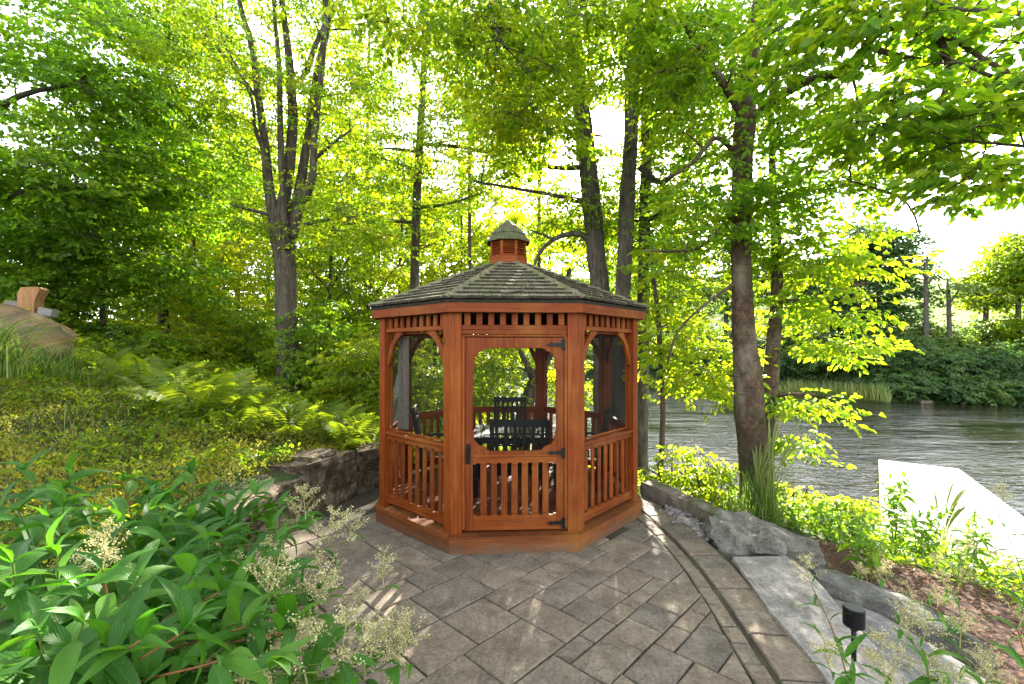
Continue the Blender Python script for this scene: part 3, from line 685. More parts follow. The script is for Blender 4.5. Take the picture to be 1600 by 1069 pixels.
# stiles with the ornamental opening: one outline built as four prisms
for sg in (-1, 1):
    o = [(sg * DW, ZF + .02), (sg * (DW - .075), ZF + .02), (sg * (DW - .075), .93)]
    # lower corner scallop
    o += [(sg * (DW - .255), .93), (sg * (DW - .255), .965), (sg * (DW - .215), .972), (sg * (DW - .19), 1.0), (sg * (DW - .165), 1.012), (sg * (DW - .12), 1.03), (sg * (DW - .09), 1.07), (sg * (DW - .072), 1.12), (sg * (DW - .07), 1.17)]
    o += [(sg * (DW - .07), 1.72), (sg * (DW - .075), 1.79), (sg * (DW - .095), 1.815), (sg * (DW - .085), 1.845), (sg * (DW - .10), 1.89), (sg * (DW - .14), 1.93), (sg * (DW - .17), 1.935), (sg * (DW - .185), 1.955), (sg * (DW - .215), 1.965), (sg * (DW - .215), 2.066), (sg * DW, 2.066)]
    # split into convex-enough strips: stile + two corner pieces
    st_ = [(sg * DW, ZF + .02), (sg * DW, 2.066), (sg * (DW - .072), 2.066), (sg * (DW - .072), ZF + .02)]
    lo = [(sg * (DW - .072), .86), (sg * (DW - .072), 1.17)] + [(sg * (DW - .09), 1.07), (sg * (DW - .12), 1.03), (sg * (DW - .165), 1.012), (sg * (DW - .19), 1.0), (sg * (DW - .215), .972), (sg * (DW - .255), .965), (sg * (DW - .255), .86)]
    hi = [(sg * (DW - .072), 2.066), (sg * (DW - .215), 2.066), (sg * (DW - .215), 1.965), (sg * (DW - .185), 1.955), (sg * (DW - .17), 1.935), (sg * (DW - .14), 1.93), (sg * (DW - .10), 1.89), (sg * (DW - .085), 1.845), (sg * (DW - .095), 1.815), (sg * (DW - .072), 1.74)]
    for pl, off in ((st_, 0), (lo, .0), (hi, .0)):
        ar = sum(pl[i - 1][0] * pl[i][1] - pl[i][0] * pl[i - 1][1] for i in range(len(pl)))
        if ar < 0: pl = pl[::-1]
        door.prism(pl, Wd - .034 + off, Wd + off, axis='y')
door.box((0, Wd - .017, 2.0155), (2 * (DW - .215), .034, .101), .001)
m_ = DW - .255
door.box((0, Wd - .017, .9125), (2 * m_, .034, .105), .001)
do = door.build("door", M['cedar_v'], gaz)
for sg in (-1, 1): MB(F).box((sg * (DW + .004), Wd - .055, 1.12), (.05, .03, 1.87)).build("door_stop", M['cedar_v'], gaz)
MB(F).box((0, Wd - .055, ZF + .026), (2 * HU - .1, .03, .05)).build("door_sill", M['cedar_h'], gaz)
dr = MB(F); dr.prism(scallop(-DW + .0725, DW - .0725, .84, .905, 8, 'lo'), Wd - .03, Wd + .006, axis='y')
dr.box((0, Wd - .0145, .918), (2 * (DW - .0725), .043, .02), .004)
dr.prism(scallop(-DW + .0725, DW - .0725, .30, .352, 8, 'hi'), Wd - .03, Wd + .004, axis='y')
dr.build("door_rail", M['cedar_h'], do)
MB(F).box((0, Wd - .018, .25), (2 * DW - .146, .034, .102), .002).build("bottom_board", M['cedar_h'], do)
for i in range(1, 8):
    uu = (-DW + .0725) + i * (2 * DW - .145) / 8
    MB(F).box((uu, Wd - .044, .60), (.062, .018, .56), .003).build("slat", M['cedar_v'], do)
MB(F).add([(-DW + .06, Wd - .037, .93), (DW - .06, Wd - .037, .93), (DW - .06, Wd - .037, 2.03), (-DW + .06, Wd - .037, 2.03)], [(0, 1, 2, 3)]).build("insect_screen", M['screen'], do)
m = MB(F); m.box((-DW + .028, Wd + .006, .94), (.04, .012, .19), .004); m.tube([(-DW + .03, Wd + .01, .99), (-DW + .03, Wd + .045, .985), (-DW + .03, Wd + .045, .90), (-DW + .03, Wd + .01, .895)], .008, 8)
m.build("door_handle", M['iron'], do)
for z in (2.0, .945, .262):
    m = MB(F); m.box((DW + .004, Wd + .014, z), (.05, .008, .10), .002)
    m.prism([(DW - .02, z - .022), (DW - .02, z + .022), (DW - .11, z + .012), (DW - .125, z + .022), (DW - .145, z + .01), (DW - .175, z), (DW - .145, z - .01), (DW - .125, z - .022), (DW - .11, z - .012)], Wd + .008, Wd + .013, axis='y')
    m.tube([(DW + .004, Wd + .02, z - .052), (DW + .004, Wd + .02, z + .052)], .007, 8); m.build("hinge", M['iron'], do)
# eave fascia and roof
DE = 1.575
roof = empty("roof"); roof.parent = gaz
for k in range(8):
    F = face_M(k); m = MB(F); trap(m, DE - .035, DE, 2.305, 2.415); m.build("fascia_board", M['cedar_h'], gaz)
    m = MB(F); trap(m, DP - .10, DE - .036, 2.362, 2.375, 0); m.build("soffit", M['cedar_h'], gaz)
R0, Z0r, R1, Z1r = DE + .022, 2.428, .20, 3.035
def roof_pt(r, z=0): return Z0r + (R0 - r) / (R0 - R1) * (Z1r - Z0r) + z
deck = MB()
ring0 = [(R0 / math.cos(math.pi / 8) * math.cos(R(22.5 + 45 * k)), R0 / math.cos(math.pi / 8) * math.sin(R(22.5 + 45 * k)), Z0r - .012) for k in range(8)]
ring1 = [(R1 / R0 * x, R1 / R0 * y, Z1r - .012) for x, y, _ in ring0]
ring2 = [(x * .98, y * .98, z - .035) for x, y, z in ring0]; ring3 = [(x, y, z - .05) for x, y, z in ring1]
vs = ring0 + ring1 + ring3 + ring2; fs = []
for a in range(4):
    for i in range(8): fs.append((a * 8 + i, a * 8 + (i + 1) % 8, ((a + 1) % 4) * 8 + (i + 1) % 8, ((a + 1) % 4) * 8 + i))
fs.append(tuple(range(8, 16)))
roof_o = MB().add(vs, fs).build("roof", M['shingle_end_shade'], gaz)
bpy.data.objects.remove(roof); roof = roof_o; roof.name = "roof"
NC = 11; rest = []
cnt = 0
for k in [0, 1, 7, 2, 6, 3, 5, 4]:
    F = face_M(k)
    for c in range(NC):
        ra = R0 + .012 - (R0 - R1) * c / NC; rb = ra - (R0 - R1) * 1.35 / NC; rb = max(rb, R1 - .01)
        hw = ra * T8; u0 = -hw - random.uniform(0, .1)
        while u0 < hw:
            w = random.uniform(.085, .165); u1 = u0 + w; a, b = max(u0, -hw), min(u1, hw); u0 = u1
            if b - a < .012: continue
            g = .0022; dz = random.uniform(0, .004); dr_ = random.gauss(0, .005)
            raa = ra + dr_; ta, tb = raa * T8, rb * T8
            A = (max(a + g, -ta), min(b - g, ta)); B = (max(min(a + g, tb), -tb), min(max(b - g, -tb), tb))
            za, zb = roof_pt(ra, .034 + dz), roof_pt(rb, .008)
            vv = [(A[0], raa, za - .026), (A[1], raa, za - .026), (B[1], rb, zb - .012), (B[0], rb, zb - .012),
                  (A[0], raa, za), (A[1], raa, za), (B[1], rb, zb), (B[0], rb, zb)]
            ff = [(3, 2, 1, 0), (4, 5, 6, 7), (0, 1, 5, 4), (2, 3, 7, 6), (1, 2, 6, 5), (3, 0, 4, 7)]
            ff = [f[::-1] for f in ff]
            if k in (0, 1, 7) or (cnt < 285 and k in (2, 6)):
                so_ = MB(F).add(vv, ff).build("shingle", M['shingle'], roof); so_.data.materials.append(M['shingle_end_shade']); so_.data.polygons[2].material_index = 1; cnt += 1
            else: rest.append((F, vv, ff))
m = MB()
for F, vv, ff in rest: m.M = F; m.add(vv, ff)
so_ = tag(m.build("shingles", M['shingle'], roof), kind="stuff"); so_.data.materials.append(M['shingle_end_shade'])
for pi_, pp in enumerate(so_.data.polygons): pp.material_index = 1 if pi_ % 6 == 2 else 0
for k in range(8):   # hip caps
    th = R(22.5 + 45 * k); cs = 1 / math.cos(math.pi / 8)
    Mh = Matrix.Rotation(th, 4, 'Z')
    for c in range(NC):
        ra = R0 + .02 - (R0 - R1) * c / NC; rb = max(ra - (R0 - R1) * 1.3 / NC, R1)
        za, zb = roof_pt(ra, .046), roof_pt(rb, .030); vv = []
        for r_, z_ in ((ra * cs, za), (rb * cs, zb)):
            for y_, d_ in ((-.05, -.014), (0, .004), (.05, -.014)): vv += [(r_ - abs(y_) * .38, y_, z_ + d_ - .012), (r_ - abs(y_) * .38, y_, z_ + d_)]
        ff = [(1, 3, 9, 7), (3, 5, 11, 9), (0, 6, 8, 2), (2, 8, 10, 4), (0, 2, 3, 1), (2, 4, 5, 3), (6, 7, 9, 8), (8, 9, 11, 10), (0, 1, 7, 6), (4, 10, 11, 5)]
        MB(Mh).add(vv, ff).build("hip_cap", M['shingle'], roof)
# cupola
cu = MB()
for k in range(8):
    cu.M = face_M(k); rc = .228; a_ = rc * T8
    trap(cu, rc - .02, rc + .012, 3.02, 3.12, .003); trap(cu, rc - .02, rc, 3.12, 3.14, .002); trap(cu, rc - .02, rc, 3.325, 3.35, .002)
    for sg in (-1, 1): cu.box((sg * (a_ - .011), rc - .012, 3.2325), (.022, .024, .185), .002)
cup = cu.build("cupola", M['cedar_h'], gaz)
for k in range(8):
    F = face_M(k)
    for i in range(7):
        MB(F).box((0, 0, 0), (2 * (rc * T8 - .022), .032, .006), .001, Matrix.Translation((0, rc - .016, 3.154 + i * .0265)) @ Matrix.Rotation(R(-38), 4, 'X')).build("louvre_slat", M['cedar_h'], cup)
cr = MB(); E = .272; EZ = 3.335
for k in range(8):
    cr.M = face_M(k)
    for (ra, za, rb, zb) in ((E, EZ, .20, EZ + .10), (.215, EZ + .102, .11, EZ + .20), (.12, EZ + .205, .004, EZ + .30)):
        ta, tb = ra * T8, rb * T8
        cr.add([(-ta, ra, za - .012), (ta, ra, za - .012), (tb, rb, zb - .012), (-tb, rb, zb - .012), (-ta, ra, za), (ta, ra, za), (tb, rb, zb), (-tb, rb, zb)],
               [(0, 1, 2, 3), (7, 6, 5, 4), (4, 5, 1, 0), (6, 7, 3, 2), (5, 6, 2, 1), (7, 4, 0, 3)])
cr.build("cupola_roof", M['shingle_cap'], cup)
m = MB(face_M(7)); vs = []
n = 14
for i in range(n + 1):
    t = i / n; x = -HU + .06 + .2 * t; w = WI - .12 + .018 * math.sin(t * 22)
    vs += [(x, w, 1.06), (x + .02 * math.sin(t * 9), w * 1.0, 2.1)]
m.add(vs, [(2 * i, 2 * i + 2, 2 * i + 3, 2 * i + 1) for i in range(n)]); m.build("curtain", M['cloth'], gaz, True)
# fallen twig on the roof
tw = MB().tube([P(785, 462, 4.36) + (0, 0, .02), P(815, 458, 4.42) + (0, 0, .025), P(822, 452, 4.46) + (0, 0, .03), P(838, 444, 4.6) + (0, 0, .03)], [.009, .008, .006, .004], 6)
tag(tw.build("fallen_twig", M['twig']), "bent dead twig lying on the front slope of the gazebo roof", "twig")

# ------------------------------------------------------------------ furniture inside
def make_chair(label, loc, rz, w=.54):
    t = empty("patio_chair", loc, rz, label, "chair", "dark slatted chairs around the gazebo table")
    hw = w / 2
    m = MB(); [m.box((0, -.2 + i * .088, .43), (w - .04, .07, .02)) for i in range(6)]; m.build("seat", M['chair'], t)
    for sx in (-1, 1):
        MB().box((sx * (hw - .02), -.24, .31), (.045, .045, .62)).build("leg", M['chair'], t)
        MB().box((0, 0, .52), (.045, .04, 1.06), .004, Matrix.Translation((sx * (hw - .02), .27, 0)) @ Matrix.Rotation(R(-9), 4, 'X')).build("leg", M['chair'], t)
        MB().box((sx * (hw - .015), -.0, .635), (.06, .56, .025)).build("armrest", M['chair'], t)
    B = Matrix.Translation((0, .27, 0)) @ Matrix.Rotation(R(-9), 4, 'X')
    m = MB(B); m.box((0, 0, 1.02), (w, .03, .07)); m.box((0, 0, .58), (w - .06, .028, .05)); m.box((0, 0, .9), (w - .06, .028, .02)); m.build("backrest", M['chair'], t)
    for i in range(6): MB(B).box((-hw + .07 + i * (w - .14) / 5, 0, .80), (.035, .014, .40), .002).build("slat", M['chair'], t)
    return t
gx, gy = GC
make_chair("dark slatted chair on the pond side of the gazebo table", (gx + .02, gy + .72, ZF), 0, .5)
make_chair("dark slatted chair with its back to the gazebo door", (gx + .13, gy - .72, ZF), math.pi, .62)
make_chair("dark slatted chair on the left side of the gazebo table", (gx - .78, gy + .02, ZF), R(90) + .15)
make_chair("dark slatted chair on the right side of the gazebo table", (gx + .88, gy + .1, ZF), R(-90) - .15)
tb = empty("patio_table", (gx + .03, gy, ZF), 0, "dark square slatted patio table inside the gazebo", "table")
for i in range(8): MB().box((-.42 + i * .12, 0, .72), (.11, .96, .025)).build("plank", M['chair'], tb)
m = MB(); [m.box((0, s * .44, .68), (.9, .03, .06)) for s in (-1, 1)]; [m.box((s * .44, 0, .68), (.03, .85, .06)) for s in (-1, 1)]; m.build("apron", M['chair'], tb)
for sx in (-1, 1):
    for sy in (-1, 1): MB().box((sx * .42, sy * .42, .35), (.06, .06, .70)).build("leg", M['chair'], tb)
tag(MB().box((gx - .14, gy - .1, ZF + .738), (.30, .42, .008), .002).build("placemat", M['paper']), "pale placemat on the table inside the gazebo", "placemat")

# ------------------------------------------------------------------ path light
pl = empty("path_light", (P(1334, 955, 2.82)[0], 2.82, -.14), 0, "black round capped path light standing between the granite slabs", "path light")
MB().tube([(0, 0, -.02), (0, 0, .42)], .014, 12).build("pole", M['black'], pl, True)
MB().tube([(0, 0, .0), (0, 0, .015)], .04, 16).build("base", M['black'], pl)
m = MB(); m.tube([(0, 0, .375), (0, 0, .38), (0, 0, .485), (0, 0, .492)], [.052, .058, .058, .054], 28); m.tube([(0, 0, .35), (0, 0, .376)], [.02, .03], 16); m.build("cap", M['black'], pl)

# ------------------------------------------------------------------ dock
dk = empty("dock", (8.4, 10.4, -1.30), math.atan2(13.4 - 10.4, 10.8 - 8.4), "white sun bleached wooden dock reaching out over the pond", "dock")
DL0, DL1 = -6.0, 3.84
nb = 58
for i in range(nb):
    x = DL0 + (i + .5) * (DL1 - DL0) / nb; mxx = (DL1 - DL0) / nb
    y0 = -(1.69 + .112 * (3.84 - x))
    MB().box((x, y0 / 2, .02), (mxx - .006, -y0, .035), .003).build("plank", M['dock'], dk)
m = MB(); m.box((-1.1, -.04, -.07), (9.8, .05, .13)); m.box((0, 0, -.07), (9.8, .05, .13), .004, Matrix.Translation((-1.1, -2.22, 0)) @ Matrix.Rotation(.1115, 4, 'Z')); m.box((3.78, -.84, -.07), (.05, 1.6, .13)); m.build("dock_frame", M['greywood'], dk)
for x in (-3, 0, 3.2):
    for y in (-.12, -1.3): MB().tube([(x, y, -1.6), (x, y, .0)], .06, 10).build("piling", M['greywood'], dk, True)

# ------------------------------------------------------------------ wooden ornament above the tan boulder
q0 = P(52, 486, 7.7)
t = empty("wooden_ornament", q0, .3, "tan flared wooden block with two grey boards above the tan boulder", "ornament")
MB().prism([(-.13, -.1), (.07, -.1), (.08, .16), (.15, .36), (.13, .40), (-.10, .38), (-.15, .26)], -.12, .12, axis='y', ch=0).build("block", M['tanwood'], t)
MB().box((.20, 0, .03), (.20, .2, .13), .01, Matrix.Rotation(.25, 4, 'Y')).build("board", M['greywood'], t)
MB().box((-.26, .05, .06), (.22, .2, .15), .01, Matrix.Rotation(.1, 4, 'Y')).build("board", M['greywood'], t)
# ------------------------------------------------------------------ leaves, sprays, trees
def norm(a): return a / (np.linalg.norm(a, axis=-1, keepdims=True) + 1e-9)
def leaf_geo(pos, d, nrm, ln, wd, fold=.25, droop=.15, fine=False):
    d = norm(d); side = norm(np.cross(nrm, d)); nrm = np.cross(d, side); ln = ln[:, None]; wd = wd[:, None]
    if not fine:
        v = np.stack([pos, pos + d * ln * .45 + side * wd * .5 + nrm * wd * fold, pos + d * ln - nrm * ln * droop, pos + d * ln * .45 - side * wd * .5 + nrm * wd * fold], 1)
        n = len(pos); return v.reshape(-1, 3), np.arange(n * 4).reshape(-1, 4)
    v = np.stack([pos, pos + d * ln * .28 + side * wd * .46 + nrm * wd * fold, pos + d * ln * .66 + side * wd * .36 + nrm * (wd * fold - ln * droop * .3),
                  pos + d * ln - nrm * ln * droop,
                  pos + d * ln * .66 - side * wd * .36 + nrm * (wd * fold - ln * droop * .3), pos + d * ln * .28 - side * wd * .46 + nrm * wd * fold], 1)
    b = np.arange(len(pos))[:, None] * 6
    return v.reshape(-1, 3), np.concatenate([b + np.array([[0, 3, 2, 1]]), b + np.array([[0, 5, 4, 3]])])
def spray_tpl(n, seed):
    r = np.random.default_rng(seed); pos = []; d = []
    for i in range(n):
        t = r.uniform(.05, 1.0); s = 1 if i % 2 else -1; lat = r.uniform(0, .42) * (1 - t * .55) * s
        pos.append([t + abs(lat) * .35, lat, -.14 * t * t + r.normal(0, .03)])
        a = s * r.uniform(.2, 1.1) * (1.15 - t * .5); d.append([math.cos(a), math.sin(a), -r.uniform(.05, .6)])
    return np.array(pos), np.array(d)
TPL = {n: [spray_tpl(n, 100 + n + i) for i in range(5)] for n in (14, 20, 26)}
SUNPX = np.array([800 + SUN_DIR[0] / SUN_DIR[1] * 711, 548 - SUN_DIR[2] / SUN_DIR[1] * 711])
class Crown:
    def __init__(s, mat, ll, lw, n=20, fine=False, tilt=.45, sun_gap=0): s.b = []; s.mat = mat; s.ll = ll; s.lw = lw; s.n = n; s.fine = fine; s.tilt = tilt; s.gap = sun_gap
    def sprays(s, base, yaw, pitch, scale, tone):
        """many sprays at once: arrays (m,3), (m,), ..."""
        m = len(base)
        for k in range(5):
            I = np.arange(m) % 5 == k
            if not I.any(): continue
            tp, td = TPL[s.n][k]; B = base[I]; ya = yaw[I]; pi_ = pitch[I]; sc = scale[I]; mm = len(B); n = len(tp)
            roll = rng.normal(0, .35, mm)
            cy, sy, cp, sp, cr, sr = np.cos(ya), np.sin(ya), np.cos(pi_), np.sin(pi_), np.cos(roll), np.sin(roll)
            z = np.zeros(mm); o = np.ones(mm)
            Rx = np.stack([np.stack([o, z, z], -1), np.stack([z, cr, -sr], -1), np.stack([z, sr, cr], -1)], -2)
            Ry = np.stack([np.stack([cp, z, -sp], -1), np.stack([z, o, z], -1), np.stack([sp, z, cp], -1)], -2)
            Rz = np.stack([np.stack([cy, -sy, z], -1), np.stack([sy, cy, z], -1), np.stack([z, z, o], -1)], -2)
            Mx = Rz @ Ry @ Rx
            p = np.einsum('mij,nj->mni', Mx, tp) * sc[:, None, None] + B[:, None]; d = np.einsum('mij,nj->mni', Mx, td)
            up = np.einsum('mij,j->mi', Mx, np.array([0, 0, 1.0]))[:, None] + rng.normal(0, s.tilt, (mm, n, 3))
            tn = np.broadcast_to(tone[I][:, None], (mm, n)) + rng.normal(0, .13, (mm, n))
            s.b.append((p.reshape(-1, 3), d.reshape(-1, 3), up.reshape(-1, 3), tn.ravel()))
    def clusters(s, cs, centre, rad, m, sc=.5, flat=.16, tone=None):
        """m sprays round each cluster centre, in flattened tiers"""
        k = len(cs); out = norm(cs - centre); az = np.arctan2(out[:, 1], out[:, 0])
        C = np.repeat(cs, m, 0); az = np.repeat(az, m); rr = np.sqrt(rng.uniform(0, 1, k * m)) * rad; th = rng.uniform(0, 6.283, k * m)
        off = np.stack([np.cos(th) * rr, np.sin(th) * rr, rng.normal(0, flat, k * m) * rad - .12 * (rr / rad) ** 2 * rad], -1)
        yaw = np.where(rng.random(k * m) < .6, th, az) + rng.normal(0, .5, k * m)
        tn = np.repeat(np.clip(rng.normal(.5, .2, k) if tone is None else tone + rng.normal(0, .12, k), 0, 1), m)
        s.sprays(C + off, yaw, rng.normal(-.12, .25, k * m), sc * rng.uniform(.7, 1.25, k * m), tn)
    def build(s, name, parent, origin):
        p, d, u_, t = (np.concatenate([b[i] for b in s.b]) for i in range(4))
        if s.gap:
            px = 800 + p[:, 0] / np.maximum(p[:, 1], .1) * 711; py = 548 - (p[:, 2] - CAM_Z) / np.maximum(p[:, 1], .1) * 711
            r_ = np.hypot(px - SUNPX[0], py - SUNPX[1]); keep = r_ > s.gap * rng.uniform(.6, 1.5, len(p)); p, d, u_, t = p[keep], d[keep], u_[keep], t[keep]
        n = len(p); ln = s.ll * rng.uniform(.65, 1.25, n); wd = s.lw * rng.uniform(.75, 1.2, n)
        v, q = leaf_geo(p, d, u_, ln, wd, rng.uniform(.05, .3, n)[:, None], .12, s.fine)
        tt = np.clip(t, 0, 1); tt = np.concatenate([tt, tt]) if s.fine else tt
        o = mobj(name, np_mesh(name, v - np.asarray(origin), quads=q, attrs={"rnd": tt}, smooth=False), M[s.mat], parent)
        return tag(o, kind="stuff")
def in_lobe(lobe, n=None):
    px, py, Yc, rx, ry, rY, k = lobe[:7]; k = n or k; c = P(px, py, Yc)
    d = rng.normal(0, 1, (k, 3)); d = norm(d) * (rng.uniform(0, 1, (k, 1)) ** .42)
    return c, c + d * np.array([rx / 711 * Yc, rY, ry / 711 * Yc])
NLEAF = [0]
def tree(name, label, cat, base, limbs, lobes, bark_m='bark', leaf='leaf', ll=.085, lw=.055, m=7, rad=.5, sc=.5, n=20, fine=False, group=None, wob=.10, gap=0, reach=True, tone=None, tsides=14, tilt=.45, brad=.028, reachd=4.5):
    """limbs: list of polylines [(px,py,Y,width_px)...] - the first is the trunk"""
    root = empty(name, base, 0, label, cat, group); base = np.asarray(base, float); nodes = []
    for li, L in enumerate(limbs):
        L = [(P(a, b, y), w / 711 * y / 2) for a, b, y, w in L]
        pts = np.array([l[0] for l in L]); rr = np.array([l[1] for l in L])
        if li == 0 and pts[0, 2] > base[2]:
            pts = np.vstack([base - (0, 0, .25), base + (0, 0, .06), pts]); rr = np.concatenate([[rr[0] * 1.65, rr[0] * 1.35], rr])
        k = max(8, int(np.linalg.norm(np.diff(pts, axis=0), axis=1).sum() / .17)); cp = catmull(pts, k)
        cr_ = np.interp(np.linspace(0, len(rr) - 1, k), np.arange(len(rr)), rr)
        cp = cp + np.cumsum(rng.normal(0, .004, cp.shape), axis=0) * (0 if li == 0 else 1)
        T = Tubes(); T.add(cp, cr_, tsides if cr_.max() > .05 else 8, wob if cr_.max() > .05 else .05)
        T.build("trunk" if li == 0 else "limb", M[bark_m], root, base)
        s0 = k // 3 if li == 0 else 2; nodes.append(np.hstack([cp[s0:], cr_[s0:, None]]))
    nodes = np.concatenate(nodes); C = Crown(leaf, ll, lw, n, fine, tilt, gap); tw = Tubes()
    for lobe in lobes:
        ctr, cs = in_lobe(lobe)
        if reach:
            order = np.argsort(np.linalg.norm(cs[:, None, :] - nodes[None, ::3, :3], axis=2).min(axis=1)); extra = np.empty((0, 4))
            for i in order:
                c = cs[i]; nd = np.vstack([nodes, extra]); dd = np.linalg.norm(nd[:, :3] - c, axis=1) + np.maximum(0, nd[:, 2] - c[2] + .1) * 1.2
                j = int(dd.argmin()); a = nd[j, :3]; dist = np.linalg.norm(c - a)
                if dist > reachd: continue
                mid = (a + c) / 2 + np.array([0, 0, .10 * dist]) + rng.normal(0, .05 * dist, 3); kk = max(4, int(dist / .3))
                pp = catmull([a, mid, c], kk); r0 = min(nd[j, 3] * .8, .008 + brad * dist); tw.add(pp, np.linspace(r0, .004, kk), 4)
                extra = np.vstack([extra, np.hstack([pp[1:], np.linspace(r0, .004, kk)[1:, None]])])
                for _ in range(3):
                    e = c + np.append(rng.normal(0, rad * .6, 2), rng.normal(-.05, .06)); tw.add(catmull([c, (c + e) / 2 + (0, 0, .03), e], 4), np.linspace(.006, .002, 4), 3)
        C.clusters(cs, ctr - (0, 0, .5), rad, m, sc, tone=tone)
    if tw.v: tag(tw.build("branch", M['twig'], root, base), kind="stuff")
    cr = C.build("crown", root, base); NLEAF[0] += len(cr.data.polygons)
    return root
def gpt(px, Y):
    x = (px - 800) / 711 * Y; return np.array([x, Y, gz(x, Y)])

# --- the maple left of the gazebo
tree("maple_tree", "large many stemmed maple with furrowed grey trunk left of the gazebo", "tree", gpt(449, 10), [
    [(450, 560, 10, 34.8), (447, 500, 10, 30.1), (447, 440, 10, 29.3), (444, 385, 10, 31.6), (440, 345, 10, 23.7), (448, 290, 10, 17.4), (455, 230, 10, 15.0), (457, 170, 10, 13.4), (452, 90, 10, 11.0), (440, 0, 10, 8.7), (430, -90, 10, 6.3)],
    [(440, 400, 10, 23.7), (428, 350, 10, 19.0), (420, 290, 9.9, 15.8), (412, 215, 9.8, 12.7), (402, 150, 9.7, 11.0), (392, 80, 9.6, 8.7), (372, 10, 9.5, 7.1), (360, -70, 9.4, 4.8)],
    [(448, 380, 10, 20.6), (458, 330, 10.1, 15.8), (470, 285, 10.2, 14.3), (482, 200, 10.3, 11.9), (495, 110, 10.4, 11.0), (512, 40, 10.5, 8.7), (522, -60, 10.6, 6.3)],
    [(455, 370, 10, 19.0), (470, 320, 9.9, 13.4), (487, 285, 9.8, 11.9), (492, 215, 9.8, 10.3), (502, 120, 9.7, 8.7), (508, 30, 9.6, 7.1), (512, -60, 9.6, 4.8)],
    [(446, 390, 9.8, 12.7), (442, 300, 9.7, 10.3), (438, 220, 9.7, 8.7), (436, 120, 9.6, 7.1), (428, 30, 9.6, 5.5), (420, -50, 9.6, 4.0)],
    [(414, 240, 9.8, 7.1), (398, 200, 9.8, 5.5), (392, 150, 9.7, 4.8), (352, 70, 9.6, 3.1), (330, 0, 9.6, 2.4)],
    [(420, 335, 9.9, 6.3), (380, 325, 9.8, 4.8), (335, 312, 9.7, 4.0), (290, 296, 9.6, 2.4)],
    [(405, 160, 9.8, 5.5), (370, 110, 9.7, 4.0), (325, 60, 9.7, 3.1), (280, 10, 9.7, 2.4)],
    [(490, 250, 9.8, 6.3), (520, 225, 9.7, 4.8), (548, 205, 9.6, 3.1)], [(476, 352, 9.9, 6.3), (505, 344, 9.6, 4.8), (560, 338, 9.4, 3.1)],
    [(468, 130, 10, 7.1), (482, 105, 10, 9.5), (500, 55, 10, 7.1), (530, 0, 10, 4.8)]],
    [(440, 120, 10, 170, 150, 2.2, 100), (340, 160, 9.8, 110, 130, 1.5, 42), (540, 200, 9.8, 80, 150, 1.6, 30), (400, 320, 9.8, 150, 50, 1.5, 22), (560, 350, 9.4, 90, 45, 1.2, 22), (440, -40, 10, 240, 80, 2.5, 40)],
    ll=.075, lw=.055, m=6, rad=.45, sc=.42, wob=.13)
tree("slender_tree", "slender straight grey trunked tree between the maple and the gazebo cupola", "tree", gpt(648, 12), [
    [(648, 470, 12, 15), (649, 400, 12, 14), (651, 320, 12, 13), (655, 240, 12, 12), (660, 150, 12, 11), (665, 60, 12, 10), (663, -20, 12, 8), (662, -90, 12, 6)],
    [(652, 325, 12, 6), (700, 320, 11.8, 4), (760, 300, 11.5, 3)], [(658, 225, 12, 6), (720, 230, 11.6, 5), (780, 245, 11, 3)], [(655, 350, 12, 6), (600, 345, 12, 4), (540, 350, 12, 3)]],
    [(640, 150, 12, 130, 150, 2.0, 75), (720, 180, 11, 90, 140, 1.5, 45), (610, 300, 12, 90, 110, 1.6, 36), (700, 0, 11.5, 150, 80, 2, 36), (680, 340, 12, 60, 60, 1, 12)], ll=.08, lw=.055, m=6, rad=.5, sc=.45, tsides=10)
G3 = "three tall trunks standing close together behind the gazebo"
tree("shoreline_tree", "leftmost of the three tall trunks behind the gazebo roof, leaning left", "tree", gpt(952, 9.4), [
    [(945, 640, 9.4, 33), (943, 560, 9.4, 31), (938, 470, 9.4, 30), (932, 400, 9.4, 30), (926, 330, 9.4, 29), (916, 240, 9.4, 27), (908, 160, 9.4, 25), (900, 80, 9.4, 22), (893, 0, 9.4, 20), (890, -70, 9.4, 16)],
    [(930, 385, 9.4, 11), (905, 365, 9.3, 9), (870, 370, 9.2, 8), (845, 390, 9.1, 6), (830, 420, 9.1, 4)], [(915, 262, 9.4, 9), (870, 263, 9.2, 7), (820, 250, 9, 5)], [(912, 195, 9.4, 9), (860, 190, 9.1, 7), (800, 215, 8.8, 5)],
    [(924, 318, 9.4, 10), (870, 305, 9.1, 6), (790, 290, 8.8, 4), (740, 280, 8.6, 3)],
    [(893, 0, 9.4, 11), (850, -70, 8.4, 9), (800, -50, 7, 8), (768, 10, 6, 6), (785, 70, 5.5, 4)], [(895, 30, 9.4, 10), (885, -20, 8, 8), (900, 20, 6.8, 5), (990, 60, 6.5, 3)], [(850, -70, 8.4, 7), (720, -60, 6.6, 6), (630, -10, 5.8, 3)]],
    [(850, 60, 9, 120, 110, 1.7, 58), (820, 210, 8.6, 80, 80, 1.2, 36), (900, 340, 10, 90, 60, 1.2, 34), (860, 470, 10.5, 60, 50, 1, 14), (790, 110, 8.2, 80, 80, 1, 26), (952, 360, 10.8, 40, 80, .8, 26), (955, 260, 11, 36, 36, .6, 10),
     (760, 60, 5.8, 70, 60, .8, 13), (900, 70, 6.4, 110, 60, 1, 22), (620, 10, 5.8, 60, 25, .6, 7), (780, 160, 6.4, 70, 70, .8, 14), (860, 190, 6.8, 50, 50, .8, 8), (1010, 80, 6.6, 60, 60, .8, 12)], bark_m='bark_dark', ll=.085, lw=.055, m=7, rad=.45, sc=.42, group=G3, gap=30)
